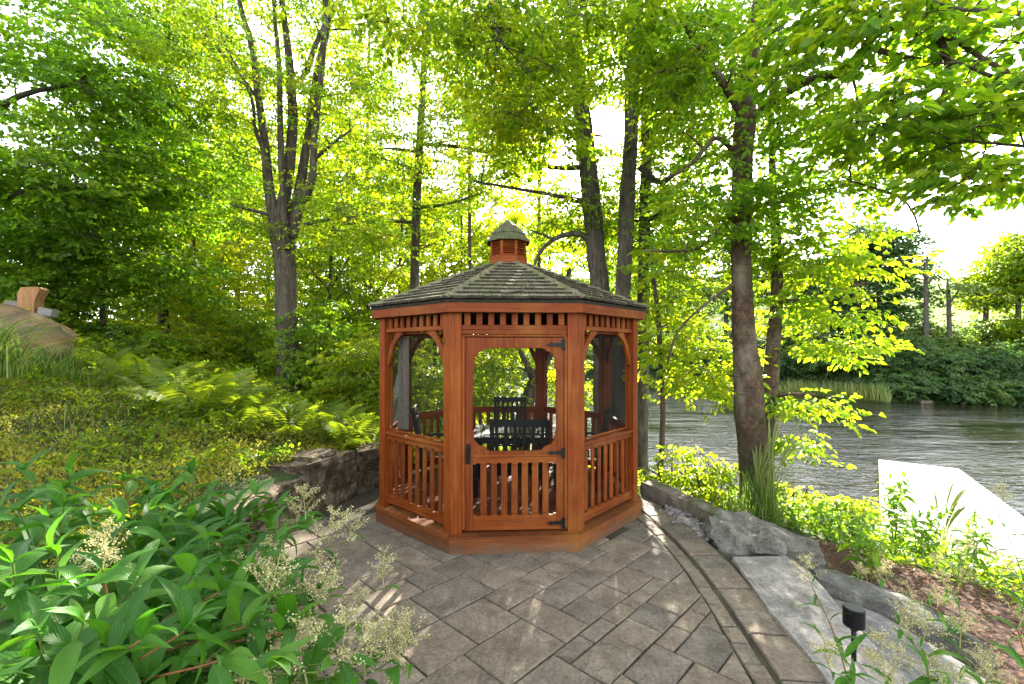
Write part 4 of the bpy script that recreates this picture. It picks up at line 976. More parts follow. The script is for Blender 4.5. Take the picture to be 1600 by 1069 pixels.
tree("shoreline_tree", "thickest middle trunk of the three tall ones behind the gazebo roof", "tree", gpt(972, 9.0), [
    [(970, 640, 9, 26), (971, 560, 9, 26), (973, 470, 9, 24), (976, 400, 9, 23), (980, 310, 9, 26), (983, 270, 9, 21), (986, 180, 9, 20), (990, 90, 9, 22), (993, 0, 9, 20), (995, -80, 9, 16)],
    [(1000, 260, 9, 10), (1030, 285, 8.9, 9), (1065, 262, 8.7, 8), (1110, 240, 8.5, 6), (1150, 205, 8.3, 4)], [(985, 90, 9, 12), (1020, 20, 8.8, 10), (1050, -40, 8.6, 8)]],
    [(985, 60, 9, 120, 110, 1.7, 64), (1060, 190, 8.7, 70, 90, 1.2, 34), (1050, 330, 9.3, 60, 80, 1.2, 30), (960, -50, 9, 160, 60, 2, 20)], bark_m='bark_dark', ll=.085, lw=.055, m=7, rad=.45, sc=.42, group=G3, gap=30)
tree("shoreline_tree", "slimmest trunk of the three behind the gazebo roof, nearest the pond", "tree", gpt(998, 9.6), [
    [(1003, 600, 9.6, 20), (1004, 500, 9.6, 19), (1006, 420, 9.6, 18), (1008, 330, 9.6, 18), (1010, 230, 9.6, 16), (1010, 140, 9.6, 15), (1012, 50, 9.6, 14), (1016, -60, 9.6, 10)],
    [(1004, 350, 9.6, 9), (1030, 330, 9.4, 8), (1050, 300, 9.2, 6), (1090, 270, 9, 4)], [(1008, 175, 9.6, 8), (1040, 150, 9.4, 6), (1080, 110, 9.2, 4)]],
    [(1075, 80, 9.4, 90, 120, 1.6, 66), (1080, 210, 9.8, 70, 60, 1.3, 24), (1080, 330, 9.6, 60, 80, 1.3, 34), (1040, 430, 10, 60, 70, 1.2, 28), (1000, 300, 10.5, 70, 80, 1, 20)], bark_m='bark_dark', ll=.085, lw=.055, m=7, rad=.45, sc=.42, group=G3, gap=30)
# --- the birch pair on the bank
tree("birch_tree", "stout brown birch trunk with a bulge and a long dark limb over the patio edge", "tree", gpt(1182, 6.8), [
    [(1182, 780, 6.8, 52), (1178, 720, 6.8, 44), (1174, 670, 6.8, 41), (1171, 640, 6.8, 43), (1168, 590, 6.8, 40), (1163, 540, 6.8, 36), (1160, 470, 6.8, 31), (1158, 400, 6.8, 29), (1160, 320, 6.8, 30), (1160, 240, 6.8, 30), (1164, 190, 6.8, 30), (1168, 130, 6.8, 26), (1178, 60, 6.8, 22), (1186, 0, 6.8, 19), (1192, -80, 6.8, 15)],
    [(1163, 195, 6.8, 14), (1190, 170, 6.5, 13), (1245, 133, 6.0, 13), (1290, 116, 5.6, 14), (1322, 108, 5.3, 15), (1342, 88, 5.1, 15), (1358, 60, 4.95, 14), (1382, 42, 4.8, 12), (1430, 40, 4.5, 10), (1480, 58, 4.3, 8), (1540, 100, 4.1, 7), (1610, 135, 4.0, 5)],
    [(1352, 72, 5.0, 9), (1385, 82, 4.8, 9), (1430, 90, 4.6, 7), (1500, 94, 4.4, 5), (1590, 80, 4.2, 3)],
    [(1450, 45, 4.4, 9), (1470, 62, 4.35, 11), (1482, 110, 4.3, 9), (1475, 145, 4.3, 8), (1462, 170, 4.3, 5)],
    [(1322, 110, 5.3, 4), (1336, 135, 5.2, 4), (1337, 200, 5.2, 3.5), (1334, 245, 5.2, 3), (1326, 280, 5.2, 3), (1390, 300, 5.1, 3), (1420, 322, 5.0, 3), (1437, 365, 5, 2.2)],
    [(1158, 180, 6.8, 12), (1130, 130, 6.6, 12), (1100, 85, 6.4, 10), (1082, 60, 6.2, 8), (1060, 20, 6.1, 6)],
    [(1155, 250, 6.8, 9), (1120, 215, 6.7, 8), (1078, 260, 6.6, 6), (1040, 280, 6.5, 4)], [(1160, 320, 6.8, 8), (1100, 385, 6.6, 5), (1050, 392, 6.5, 4), (1010, 390, 6.4, 3)],
    [(1155, 440, 6.8, 6), (1110, 470, 6.7, 4), (1060, 520, 6.6, 3.5), (1045, 570, 6.5, 3)]],
    [(1180, 40, 6.6, 150, 100, 1.6, 62), (1090, 130, 6.4, 70, 110, 1.0, 26), (1110, 330, 6.6, 80, 90, 1.0, 34), (1270, 200, 6.2, 100, 80, 1.2, 38), (1235, 320, 6.6, 80, 60, 1.0, 30), (1330, 300, 6.2, 60, 30, .8, 10)],
    bark_m='bark_birch', leaf='leaf_birch', ll=.095, lw=.055, m=5, rad=.34, sc=.36, n=14, fine=True, wob=.07, tsides=18, tone=.5)
tree("birch_tree", "slimmer dark stem growing right behind the stout birch trunk", "tree", gpt(1197, 7.15), [
    [(1194, 770, 7.15, 27), (1197, 700, 7.15, 24), (1200, 640, 7.15, 23), (1205, 580, 7.15, 22), (1210, 520, 7.15, 20), (1214, 450, 7.15, 17), (1213, 380, 7.15, 15), (1208, 300, 7.15, 12), (1206, 220, 7.15, 9), (1205, 120, 7.1, 6)],
    [(1214, 470, 7.1, 8), (1280, 468, 6.8, 7), (1325, 450, 6.6, 6), (1360, 440, 6.5, 4)], [(1208, 620, 7.1, 5), (1240, 615, 6.9, 4), (1275, 618, 6.8, 3)]],
    [(1300, 418, 6.6, 88, 20, .8, 18), (1275, 380, 6.6, 60, 18, .8, 10), (1270, 485, 6.7, 70, 32, .9, 16), (1312, 535, 6.6, 40, 24, .5, 9), (1255, 630, 6.9, 50, 22, .6, 12), (1240, 690, 6.9, 26, 20, .4, 6), (1225, 420, 7, 45, 80, .8, 20)],
    bark_m='bark_birch', leaf='leaf_birch', ll=.095, lw=.055, m=5, rad=.32, sc=.34, n=14, fine=True, wob=.08, tsides=14, tone=.7)
# the hanging lime branches between gazebo and birch
tree("understory_tree", "thin leaning sapling with lime leaves hanging over the water between gazebo and birch", "tree", gpt(1030, 8.4), [
    [(1036, 640, 8.4, 8), (1032, 560, 8.4, 8), (1028, 490, 8.3, 7), (1020, 430, 8.2, 6), (1018, 380, 8.2, 4)], [(1032, 540, 8.3, 5), (1060, 560, 8.2, 4), (1100, 585, 8.1, 3), (1130, 600, 8, 2)]],
    [(1080, 540, 8, 70, 60, 1, 40), (1100, 600, 7.8, 60, 24, .8, 22), (1050, 450, 8.2, 60, 60, 1, 26)],
    bark_m='twig', leaf='leaf_birch', ll=.09, lw=.055, m=5, rad=.34, sc=.34, n=14, fine=True, tone=.8)
# --- the near overhanging crown at the upper right
tree("overhanging_tree", "broad leaved branches hanging into view along the top right corner", "tree", (5.9, 4.6, gz(5.9, 4.6)), [
    [(1720, 600, 4.7, 50), (1725, 300, 4.7, 44), (1715, 100, 4.7, 36), (1700, -60, 4.7, 28)],
    [(1715, 140, 4.7, 14), (1640, 135, 4.4, 10), (1590, 130, 4.2, 8), (1555, 122, 4.1, 6), (1500, 100, 4.0, 4)], [(1715, 40, 4.7, 12), (1600, 20, 4.2, 8), (1500, 10, 3.9, 5), (1400, -20, 3.7, 3)],
    [(1716, 260, 4.7, 10), (1640, 235, 4.3, 6), (1560, 225, 4.1, 4), (1480, 215, 4.0, 3)]],
    [(1420, 40, 4.3, 210, 90, .9, 46), (1530, 190, 4.3, 110, 60, .7, 24), (1390, 200, 4.6, 110, 60, .8, 32), (1540, 275, 4.2, 80, 30, .5, 16), (1290, 30, 4.8, 110, 70, .8, 28), (1590, 90, 4.2, 50, 100, .6, 14)],
    leaf='leaf_birch', ll=.115, lw=.068, m=3, rad=.26, sc=.30, n=14, fine=True, tone=.55, reachd=3)
# --- leaning tree seen through the screen door
tree("leaning_tree", "leaning forked tree on the shore, seen through the gazebo's door screen", "tree", gpt(812, 11.5), [
    [(820, 650, 11.5, 24), (832, 605, 11.5, 20), (846, 575, 11.6, 17), (862, 545, 11.7, 14), (880, 490, 11.8, 11), (890, 420, 11.9, 8)],
    [(836, 600, 11.5, 12), (826, 575, 11.4, 10), (812, 548, 11.3, 7), (800, 500, 11.2, 5)], [(846, 580, 11.6, 10), (850, 545, 11.7, 8), (848, 500, 11.8, 5)]],
    [(770, 570, 11.6, 50, 50, 1.2, 42), (850, 500, 11.8, 90, 40, 1.2, 34), (890, 600, 12, 30, 40, .8, 18), (740, 620, 11, 50, 30, .8, 24)], ll=.09, lw=.06, m=6, rad=.4, sc=.38, tone=.7)
# --- dark crowns on the left
GD = "shady maples closing the left side"
tree("maple_tree", "dense dark maple filling the upper left corner", "tree", gpt(-60, 8.8), [
    [(-60, 420, 8.8, 30), (-50, 250, 8.8, 26), (-30, 100, 8.8, 20), (-10, -60, 8.8, 12)], [(-45, 200, 8.8, 12), (30, 150, 8.4, 8), (120, 130, 8.1, 5)], [(-55, 330, 8.8, 10), (40, 300, 8.4, 7), (140, 290, 8.2, 4)]],
    [(60, 80, 8.6, 170, 120, 1.8, 66), (70, 280, 8.6, 150, 90, 1.6, 70), (0, 400, 8.4, 90, 70, 1.2, 36), (180, 180, 8.8, 100, 110, 1.6, 40)], leaf='leaf_dark', ll=.095, lw=.08, m=7, rad=.5, sc=.46, group=GD, tone=.45)
tree("maple_tree", "shaded maple with a thin dark stem behind the tan boulder", "tree", gpt(161, 10.5), [
    [(161, 470, 10.5, 7), (160, 400, 10.5, 7), (161, 330, 10.5, 6), (163, 250, 10.5, 5), (170, 150, 10.5, 4)], [(160, 380, 10.5, 4), (90, 345, 10.2, 3), (20, 340, 10, 2)]],
    [(150, 330, 10.4, 150, 90, 1.8, 95), (250, 250, 10.6, 110, 110, 1.8, 66), (90, 440, 10, 110, 50, 1.4, 46), (230, 420, 10.5, 80, 60, 1.3, 40)], leaf='leaf_dark', ll=.095, lw=.08, m=7, rad=.5, sc=.46, group=GD, tone=.55)
tree("maple_tree", "maple with bright high branches between the corner tree and the many stemmed maple", "tree", gpt(258, 13), [
    [(255, 470, 13, 12), (252, 350, 13, 11), (258, 200, 13, 9), (262, 60, 13, 7), (262, -60, 13, 5)], [(256, 300, 13, 6), (310, 250, 12.8, 5), (360, 220, 12.6, 3)]],
    [(250, 60, 12.8, 120, 110, 2, 80), (300, 260, 12.8, 90, 90, 2, 50), (200, 10, 12.5, 110, 60, 2, 40)], leaf='leaf', ll=.09, lw=.07, m=7, rad=.55, sc=.5, group=GD, tone=.35)
# --- woods behind, left of and behind the gazebo
GB = "young trees of the bright woods left of the pond"
spec = [(60, 15, 330, 560, 95, 90, 'leaf_dark', .5, "yellow green sapling deep behind the tan boulder"),
        (200, 16, 300, 560, 90, 105, 'leaf', .6, "lime lit young tree standing behind the fern slope"),
        (300, 14, 330, 560, 80, 90, 'leaf', .85, "brightest yellow sapling between the dark maples and the many stemmed maple"),
        (370, 17, 260, 560, 90, 95, 'leaf', .7, "young tree showing just left of the many stemmed maple's trunk"),
        (510, 13, 300, 590, 70, 95, 'leaf', .45, "layered young maple just right of the many stemmed maple's trunk"),
        (570, 15, 330, 600, 80, 90, 'leaf', .75, "lime young tree seen left of the gazebo's eave"),
        (545, 20, 180, 560, 100, 90, 'leaf', .8, "pale tall tree far behind the young maple"),
        (620, 19, 260, 560, 90, 80, 'leaf', .8, "tall bright tree far behind the slender trunk"),
        (720, 20, 200, 560, 90, 90, 'leaf', .8, "tall bright tree rising behind the cupola's left side"),
        (800, 22, 230, 560, 90, 80, 'leaf', .7, "tall hazy tree far behind the cupola"),
        (680, 14, 440, 660, 70, 70, 'leaf', .8, "low lime tree seen through the gazebo's left screen"),
        (420, 24, 330, 560, 140, 80, 'leaf', .9, "sunlit thicket tree at the far end of the woods"),
        (350, 18, -60, 380, 120, 90, 'leaf', .6, "tall sunlit tree far behind the maple's left limbs"),
        (570, 17, -60, 330, 110, 90, 'leaf', .6, "tall sunlit tree behind the maple's right limbs"),
        (735, 16, -50, 330, 90, 70, 'leaf', .65, "tall sunlit tree behind the slender trunk, above the cupola"),
        (842, 16, 60, 460, 70, 50, 'leaf', .7, "lime tree filling the gap left of the three trunks"),
        (130, 22, 100, 520, 150, 100, 'leaf_dark', .6, "tall dark tree furthest back on the left")]
for (px, Y_, top, bot, rx, n, lf, tn, lab) in spec:
    b = gpt(px, Y_); sway = rng.normal(0, 10)
    limbs = [[(px, 548 - (b[2] + .3 - CAM_Z) / Y_ * 711, Y_, 90 / Y_), (px + sway * .4, (top + bot) / 2, Y_, 80 / Y_), (px + sway, top + 15, Y_, 40 / Y_)]]
    for s in (-1, 1): limbs.append([(px + sway * .4, (top + bot) / 2 + 10, Y_, 50 / Y_), (px + s * rx * .4, (top * .6 + bot * .4), Y_ - .2, 30 / Y_), (px + s * rx * .8, top * .75 + bot * .25, Y_ - .3, 15 / Y_)])
    h = (bot - top) / 2; k = int(n * (1.15 if px < 400 or bot < 480 else .9))
    tree("young_tree", lab, "tree", b, limbs, [(px, top + h * .75, Y_, rx, h * .8, 1.8, int(k * .65)), (px + rng.normal(0, 15), bot - h * .55, Y_, rx * .95, h * .6, 1.8, int(k * .45))],
         bark_m='bark_dark', leaf=lf, ll=.10 if Y_ < 18 else .13, lw=.075 if Y_ < 18 else .10, m=6, rad=.6, sc=.55, n=20, group=GB, tone=tn, tsides=8, brad=.012)
# low leafy layer closing the view under the crowns
GU = "low hazel like shrubs under the trees of the left bank"
low = [(215, 9.8, 520, 60, 60, 'leaf_dark', .6, "dark green shrub at the top of the fern slope behind the tan boulder"), (290, 11, 500, 60, 75, 'leaf', .8, "lime shrub left of the many stemmed maple's foot"), (370, 12, 470, 60, 80, 'leaf', .5, "mid green shrub just behind the many stemmed maple's left side"),
       (500, 10.6, 470, 55, 85, 'leaf_dark', .7, "green shrub just right of the many stemmed maple's foot"), (560, 9.6, 520, 55, 70, 'leaf', .7, "bright shrub pressing against the gazebo's left screen"), (600, 11.5, 500, 50, 70, 'leaf', .9, "yellow lit shrub behind the gazebo's left corner"),
       (650, 10.4, 540, 50, 60, 'leaf', .7, "shrub filling the view through the gazebo's left screen"), (420, 15, 480, 90, 60, 'leaf', .9, "far yellow shrub glowing behind the many stemmed maple"), (330, 17, 490, 120, 55, 'leaf', .8, "far lime shrub at the back of the woods"), (540, 17, 500, 110, 60, 'leaf', .8, "far lime shrub between maple and gazebo"),
       (120, 10.6, 500, 70, 60, 'leaf_dark', .5, "dark shrub above the tan boulder"), (30, 10.2, 440, 80, 60, 'leaf_dark', .4, "dark shrub behind the wooden ornament"), (720, 13, 560, 60, 55, 'leaf', .8, "lime shrub seen through the gazebo's door screen")]
for (px, Y_, top, rx, n, lf, tn, lab) in low:
    b = gpt(px, Y_); by = 548 - (b[2] - CAM_Z) / Y_ * 711; hh = (by - top) / 2
    limbs = [[(px + s * 5, by - 6, Y_, 30 / Y_), (px + s * rx * .3, (by + top) / 2, Y_, 22 / Y_), (px + s * rx * .6, top + hh * .5, Y_, 10 / Y_)] for s in (0, -1, 1)]
    tree("shrub", lab, "shrub", b, limbs, [(px, top + hh, Y_, rx, hh, 1.0, int(n * .75))], bark_m='twig', leaf=lf, ll=.09, lw=.065, m=6, rad=.42, sc=.42, n=20, tone=tn, tsides=6, wob=0, group=GU, brad=.01)
# --- across the pond
GF = "trees standing on the far bank"
far = [(1370, 40, 345, 520, 75, 70, 'leaf_cool', .3, "dark bushy tree across the pond, left of the bare thin tree"),
       (1325, 42, 380, 540, 60, 50, 'leaf_cool', .4, "lower dark tree beside the darkest one across the pond"),
       (1592, 35, 355, 560, 50, 62, 'leaf', .6, "tall pale green tree at the right edge across the pond"),
       (1538, 37, 425, 520, 26, 8, 'leaf_cool', .75, "middle sized tree left of the tall pale one across the pond"),
       (1484, 36, 430, 505, 24, 4, 'leaf_cool', .8, "thin crooked small tree on the meadow edge"),
       (1240, 44, 400, 560, 70, 50, 'leaf_cool', .5, "far bank tree showing between the birch stems"),
       (1130, 46, 370, 580, 75, 66, 'leaf_cool', .5, "far bank tree showing left of the stout birch"),
       (1040, 48, 350, 590, 60, 66, 'leaf_cool', .6, "far bank tree beside the gazebo's right eave"),
       (950, 50, 320, 590, 75, 70, 'leaf', .5, "far bank tree behind the three trunks"),
       (855, 52, 330, 590, 80, 70, 'leaf', .5, "far bank tree behind the screen door")]
left_far = [(250, 27, 250, 540, 80, 60, 'leaf', .5, "distant tree at the back of the woods, left of the many stemmed maple"), (335, 29, 200, 540, 80, 66, 'leaf', .6, "distant tree glowing between the dark maples and the many stemmed maple"),
            (500, 28, 150, 540, 75, 66, 'leaf', .5, "distant tree right behind the many stemmed maple's right limbs"), (590, 30, 220, 550, 80, 66, 'leaf', .6, "distant tree between the many stemmed maple and the slender trunk"),
            (690, 29, 300, 560, 80, 66, 'leaf', .6, "distant tree above the gazebo roof's left slope"), (770, 30, 330, 570, 70, 55, 'leaf', .5, "distant tree right behind the cupola"), (420, 31, 260, 540, 90, 60, 'leaf', .7, "distant tree hidden behind the many stemmed maple's trunk")]
for (px, Y_, top, bot, rx, n, lf, tn, lab) in far + [l[:5] + (int(l[5] * .62),) + l[6:] for l in left_far]:
    b = gpt(px, Y_); sway = rng.normal(0, 8); h = (bot - top) / 2; by = 548 - (b[2] + .3 - CAM_Z) / Y_ * 711
    limbs = [[(px, by, Y_, 8), (px + sway * .5, (top + bot) / 2, Y_, 6), (px + sway, top + 5, Y_, 2)]] + [[(px + sway * .4, (top + bot) / 2 + s * 8, Y_, 4), (px + s * rx * .5, top + h * .7, Y_, 2.5), (px + s * rx * .8, top + h * .35, Y_, 1.5)] for s in (-1, 1)]
    tree("far_tree", lab, "tree", b, limbs, [(px, top + h * .8, Y_, rx, h * .85, 2.2, int(n * 1.3)), (px + rx * .2, top + h * .35, Y_, rx * .5, h * .4, 1.5, n // 3), (px, bot - h * .3, Y_, rx * 1.1, h * .4, 2.2, n // 2 if px < 1400 or px > 1560 else 1)], bark_m='bark_dark', leaf=lf, ll=.29, lw=.20, m=9, rad=.95, sc=1.0, n=14, group=GF if Y_ > 33 else GB, tone=tn, tsides=6, brad=.008, reachd=9)
tree("bare_tree", "thin nearly bare upright tree on the far bank against the sky", "tree", gpt(1447, 36), [
    [(1447, 520, 36, 7), (1447, 470, 36, 6.5), (1446, 425, 36, 5), (1450, 400, 36, 2), (1455, 385, 36, 1.5)], [(1446, 430, 36, 3), (1437, 415, 36, 2), (1432, 395, 36, 1)], [(1447, 445, 36, 3), (1458, 435, 36, 2), (1464, 440, 36, 1)], [(1447, 440, 36, 2), (1438, 436, 36, 1.5), (1430, 437, 36, 1)], [(1447, 415, 36, 2), (1440, 400, 36, 1.4), (1446, 380, 36, 1)]],
    [(1447, 425, 36, 16, 30, .8, 5)], bark_m='bark_dark', leaf='leaf_cool', ll=.18, lw=.11, m=3, rad=.5, sc=.7, n=14, group=GF, tsides=6)
GS = "bushes along the far bank"
bl = ["dark rounded bush", "grey green bush", "olive bush", "low bright bush", "broad bush", "ragged bush", "tall bush"]
bs = [(1215, 41, 66, 42), (1265, 40, 60, 48), (1320, 38, 66, 52), (1375, 36, 70, 56), (1430, 34.5, 66, 50), (1485, 33.5, 66, 50), (1540, 33, 66, 50), (1600, 32.5, 70, 60), (1240, 42, 60, 76), (1345, 41, 60, 80), (1460, 38, 60, 34), (1560, 37, 60, 44), (1400, 33.2, 40, 26), (1520, 31.8, 44, 26), (1460, 32.6, 36, 22), (1580, 31.4, 42, 26), (1080, 46, 80, 50), (1160, 44.5, 70, 50), (1000, 47, 80, 50), (900, 48.5, 90, 46)]
where = ["behind the reeds beside the slim birch stem", "just right of the slim birch stem", "above the right end of the reeds", "behind the little shore rock", "below the bare thin tree", "below the crooked small tree", "under the middle sized tree", "at the right edge of the pond view",
         "second row, behind the reeds", "second row, under the dark tree", "second row, at the meadow edge", "second row, under the pale tree", "overhanging the little shore rock", "overhanging the bleached driftwood", "between shore rock and driftwood", "nearest the right edge at the waterline",
         "left of the stout birch trunk", "hidden mostly by the stout birch trunk", "beside the gazebo's right corner post", "seen through the gazebo's door screen"]
for i, ((px, Y_, rx, hpx), wh) in enumerate(zip(bs, where)):
    Y_ -= 1.1; x = (px - 800) / 711 * Y_; b = np.array([x, Y_ + .8, gz(x, Y_ + .8)]); by = 548 - (b[2] - CAM_Z) / Y_ * 711
    C = Crown('leaf_cool', .20, .13, 20, False, .55); root = empty("bush", b, 0, "%s on the far bank, %s" % (bl[(i * 3 + i // 7) % 7], wh), "bush", GS)
    st = Tubes()
    for s in range(4):
        e = b + np.array([rng.normal(0, rx / 711 * Y_ * .4), rng.normal(0, .6), hpx / 711 * Y_ * .7]); st.add(catmull([b - (0, 0, .2), (b + e) / 2 + rng.normal(0, .15, 3), e], 6), np.linspace(.05, .015, 6), 5)
    st.build("stem", M['bark_dark'], root, b); tag(root.children[0], kind="stuff")
    lob = (px, by - hpx * .38, Y_ + .6, rx, hpx * .72, 2.0, 60); ctr, cs = in_lobe(lob); C.clusters(cs, ctr, .75, 7, .7, flat=.35, tone=[.25, .45, .35, .8, .3, .5, .4][(i * 3 + i // 7) % 7])
    C.build("foliage", root, b)
# reeds, shore rock, driftwood
nr = 900; px = rng.uniform(1215, 1392, nr); px[:250] = rng.uniform(1000, 1150, 250); Yr = 548 + 0 * px; sy = np.interp((px - 800) / 711, [.3, .352, .598, .83, 1.1], [45, 43.2, 37.4, 31.2, 29.5]) - rng.uniform(-.1, 1.2, nr)
b = np.stack([(px - 800) / 711 * sy, sy, np.full(nr, POND_Z - .02)], -1); h = rng.uniform(.6, 1.5, nr); d = np.stack([rng.normal(0, .12, nr), rng.normal(0, .12, nr), np.ones(nr)], -1)
v, q = leaf_geo(b, d, np.tile([[.1, -1, 0]], (nr, 1)) + rng.normal(0, .3, (nr, 3)), h, np.full(nr, .06), np.zeros((nr, 1)), .12)
tag(mobj("reeds", np_mesh("reeds", v, quads=q, attrs={"rnd": rng.random(nr)}), M['reed']), "upright green and straw reeds in the water along the far bank", "reeds", kind="stuff")
x0 = P(1440, 0, 31.4); rock("shore_rock", [(x0[0] - .5, 30.9), (x0[0] + .5, 30.9), (x0[0] + .55, 31.3), (x0[0] - .45, 31.4)], POND_Z - .2, POND_Z + .10, 'curb', "small pale rock at the waterline of the far bank", "rock", 81, amp=.1, layers=4, taper=.3)
m = MB(); z0 = POND_Z + .1
m.tube([(30.0, 30.4, z0 - .1), (30.8, 30.2, z0 + .3), (31.5, 30.1, z0 + .1), (32.4, 30.1, z0 - .05)], [.05, .05, .04, .02], 6); m.tube([(30.8, 30.2, z0 + .3), (31.0, 30.1, z0 + .65), (31.3, 30, z0 + .8)], [.04, .025, .01], 6)
tag(m.build("driftwood", M['greywood'], None, True), "bleached forked driftwood lying at the far waterline", "driftwood")
# ------------------------------------------------------------------ undergrowth
def scatter(name, mat, label, cat, xy, hfun, ll, lw, tilt=.6, up=.4, tone=None):
    n = len(xy); z = ground_z(xy[:, 0], xy[:, 1]); h = hfun(xy[:, 0], xy[:, 1])
    p = np.stack([xy[:, 0], xy[:, 1], z + h * rng.uniform(0, 1, n) ** .5], -1); a = rng.uniform(0, 6.283, n)
    d = np.stack([np.cos(a), np.sin(a), rng.normal(up, .35, n)], -1); u_ = np.array([[0, 0, 1.0]]) + rng.normal(0, tilt, (n, 3))
    v, q = leaf_geo(p, d, u_, ll * rng.uniform(.6, 1.4, n), lw * rng.uniform(.7, 1.3, n), rng.uniform(0, .3, n)[:, None], .1)
    t = np.clip((rng.normal(.5, .2, n) if tone is None else tone(xy[:, 0], xy[:, 1]) + rng.normal(0, .17, n)), 0, 1)
    return tag(mobj(name, np_mesh(name, v, quads=q, attrs={"rnd": t}), M[mat]), label, cat, kind="stuff")
def region(n, x0, x1, y0, y1, cond, pw=1.0):
    out = []; tot = 0
    while tot < n:
        y = y0 + (y1 - y0) * rng.random(n) ** pw; x = rng.uniform(x0, x1, n); k = cond(x, y); out.append(np.stack([x[k], y[k]], -1)); tot += k.sum()
    return np.concatenate(out)[:n]
clump = lambda x, y: np.clip(.5 + .55 * fbm(x * 1.6 + 3, y * 1.6) + .25 * fbm(x * 4.3, y * 4.1 + 2), 0, 1)
left = lambda x, y: (x < wall_x(y) - .30 - .12 * fbm(x * 3, y * 3))
xy = region(100000, -9.5, -1.4, 2.4, 9.5, lambda x, y: left(x, y) & (x > -1.15 * y - .6) & (rng.random(len(x)) < .12 + 1.1 * clump(x * 2.1, y * 2.1)), 1.0)
scatter("ground_cover", 'cover', "fine leaved yellow green ground cover over the slope behind the stone wall", "ground cover", xy, lambda x, y: .04 + .24 * clump(x * 1.3, y * 1.3), .037, .017, tilt=.9, up=1.1, tone=lambda x, y: .15 + .6 * clump(x * .9 + 5, y * .9))
xy = region(20000, -9.5, -1.6, 3.0, 9.0, lambda x, y: left(x, y) & (x > -1.15 * y - .6) & (clump(x * 1.1 + 7, y * 1.1 + 1) > .62 - .05 * (y - 3)), 1.0)
scatter("wild_herbs", 'leaf', "taller mixed green weeds and seedlings poking through the ground cover", "weeds", xy, lambda x, y: .10 + .05 * y * clump(x * 2, y * 2), .06, .026, tilt=.7, up=.7, tone=lambda x, y: .2 + .6 * clump(x * 1.5 + 1, y * 1.5))
n = 700; xy = region(n, -9, -1.8, 2.8, 8.5, lambda x, y: left(x, y) & (x > -1.15 * y - .6)); T_ = Tubes()   # dry stalks
for x, y in xy:
    z = gz(x, y); a = rng.uniform(0, 6.28); L = rng.uniform(.08, .32); e = np.array([x, y, z + .12]) + L * np.array([math.cos(a), math.sin(a), rng.uniform(.1, 1.1)]); T_.add(catmull([(x, y, z), (np.array([x, y, z]) + e) / 2 + rng.normal(0, .03, 3), e], 4), np.linspace(.0022, .001, 4), 3)
M['straw'] = plain('dry stalk', (.30, .22, .11), .8)
tag(T_.build("dry_stalks", M['straw'], None), "thin dry stalks sticking out of the ground cover", "dry stalks", kind="stuff")
xy = region(50000, -16, 1.6, 7.0, 19, lambda x, y: (x < wall_x(np.minimum(y, 9)) - .4) & (x > -1.2 * y - .5) & (pond_sd(x, y) > .3), 1.0)
scatter("undergrowth", 'leaf_lime', "bright leafy undergrowth beneath the trees on the left bank", "undergrowth", xy, lambda x, y: .15 + .75 * clump(x * .6, y * .6), .10, .06, tone=lambda x, y: .25 + .5 * clump(x * .5 + 9, y * .5))
xy = region(19000, 1.4, 9.5, 3.6, 10.6, lambda x, y: (pond_sd(x, y) > .05) & (x > 2.2 + .35 * np.maximum(0, 5.2 - y)) & (y > 3.9 + .0 * x) & (pond_sd(x, y) < 4.2 + .9 * fbm(x, y)), 1.0)
scatter("bank_plants", 'leaf', "low leafy plants covering the near bank down to the water", "bank plants", xy, lambda x, y: .06 + .5 * clump(x * 1.4, y * 1.4) ** 2, .07, .035, tone=lambda x, y: .2 + .5 * clump(x * .8 + 2, y * .8))
xy = region(9000, -1.5, 3.2, 7.8, 13, lambda x, y: (pond_sd(x, y) > .05) & (np.hypot(x, y - 5.9) > 1.9), 1.0)
scatter("shore_plants", 'leaf_lime', "leafy plants on the shore behind the gazebo", "shore plants", xy, lambda x, y: .1 + .6 * clump(x, y), .09, .05, tone=lambda x, y: .35 + .5 * clump(x, y))
# mulch chips
n = 9000; xy = region(n, 2.3, 6.5, 2.6, 5.6, lambda x, y: (x > 2.6 + .3 * np.maximum(0, 4.2 - y)), 1)
z = ground_z(xy[:, 0], xy[:, 1]) + rng.uniform(0, .02, n); a = rng.uniform(0, 6.28, n)
v, q = leaf_geo(np.stack([xy[:, 0], xy[:, 1], z], -1), np.stack([np.cos(a), np.sin(a), rng.normal(0, .15, n)], -1), np.array([[0, 0, 1.]]) + rng.normal(0, .35, (n, 3)), rng.uniform(.02, .07, n), rng.uniform(.008, .02, n), 0.05, .05)
M['mulch'] = stone('bark mulch chip', [(.06, .025, .015), (.15, .07, .04), (.30, .16, .10)], 20, .9, .2, .003, vary=0)
tag(mobj("mulch", np_mesh("mulch", v, quads=q), M['mulch']), "red brown bark mulch beside the stone steps", "mulch", kind="stuff")
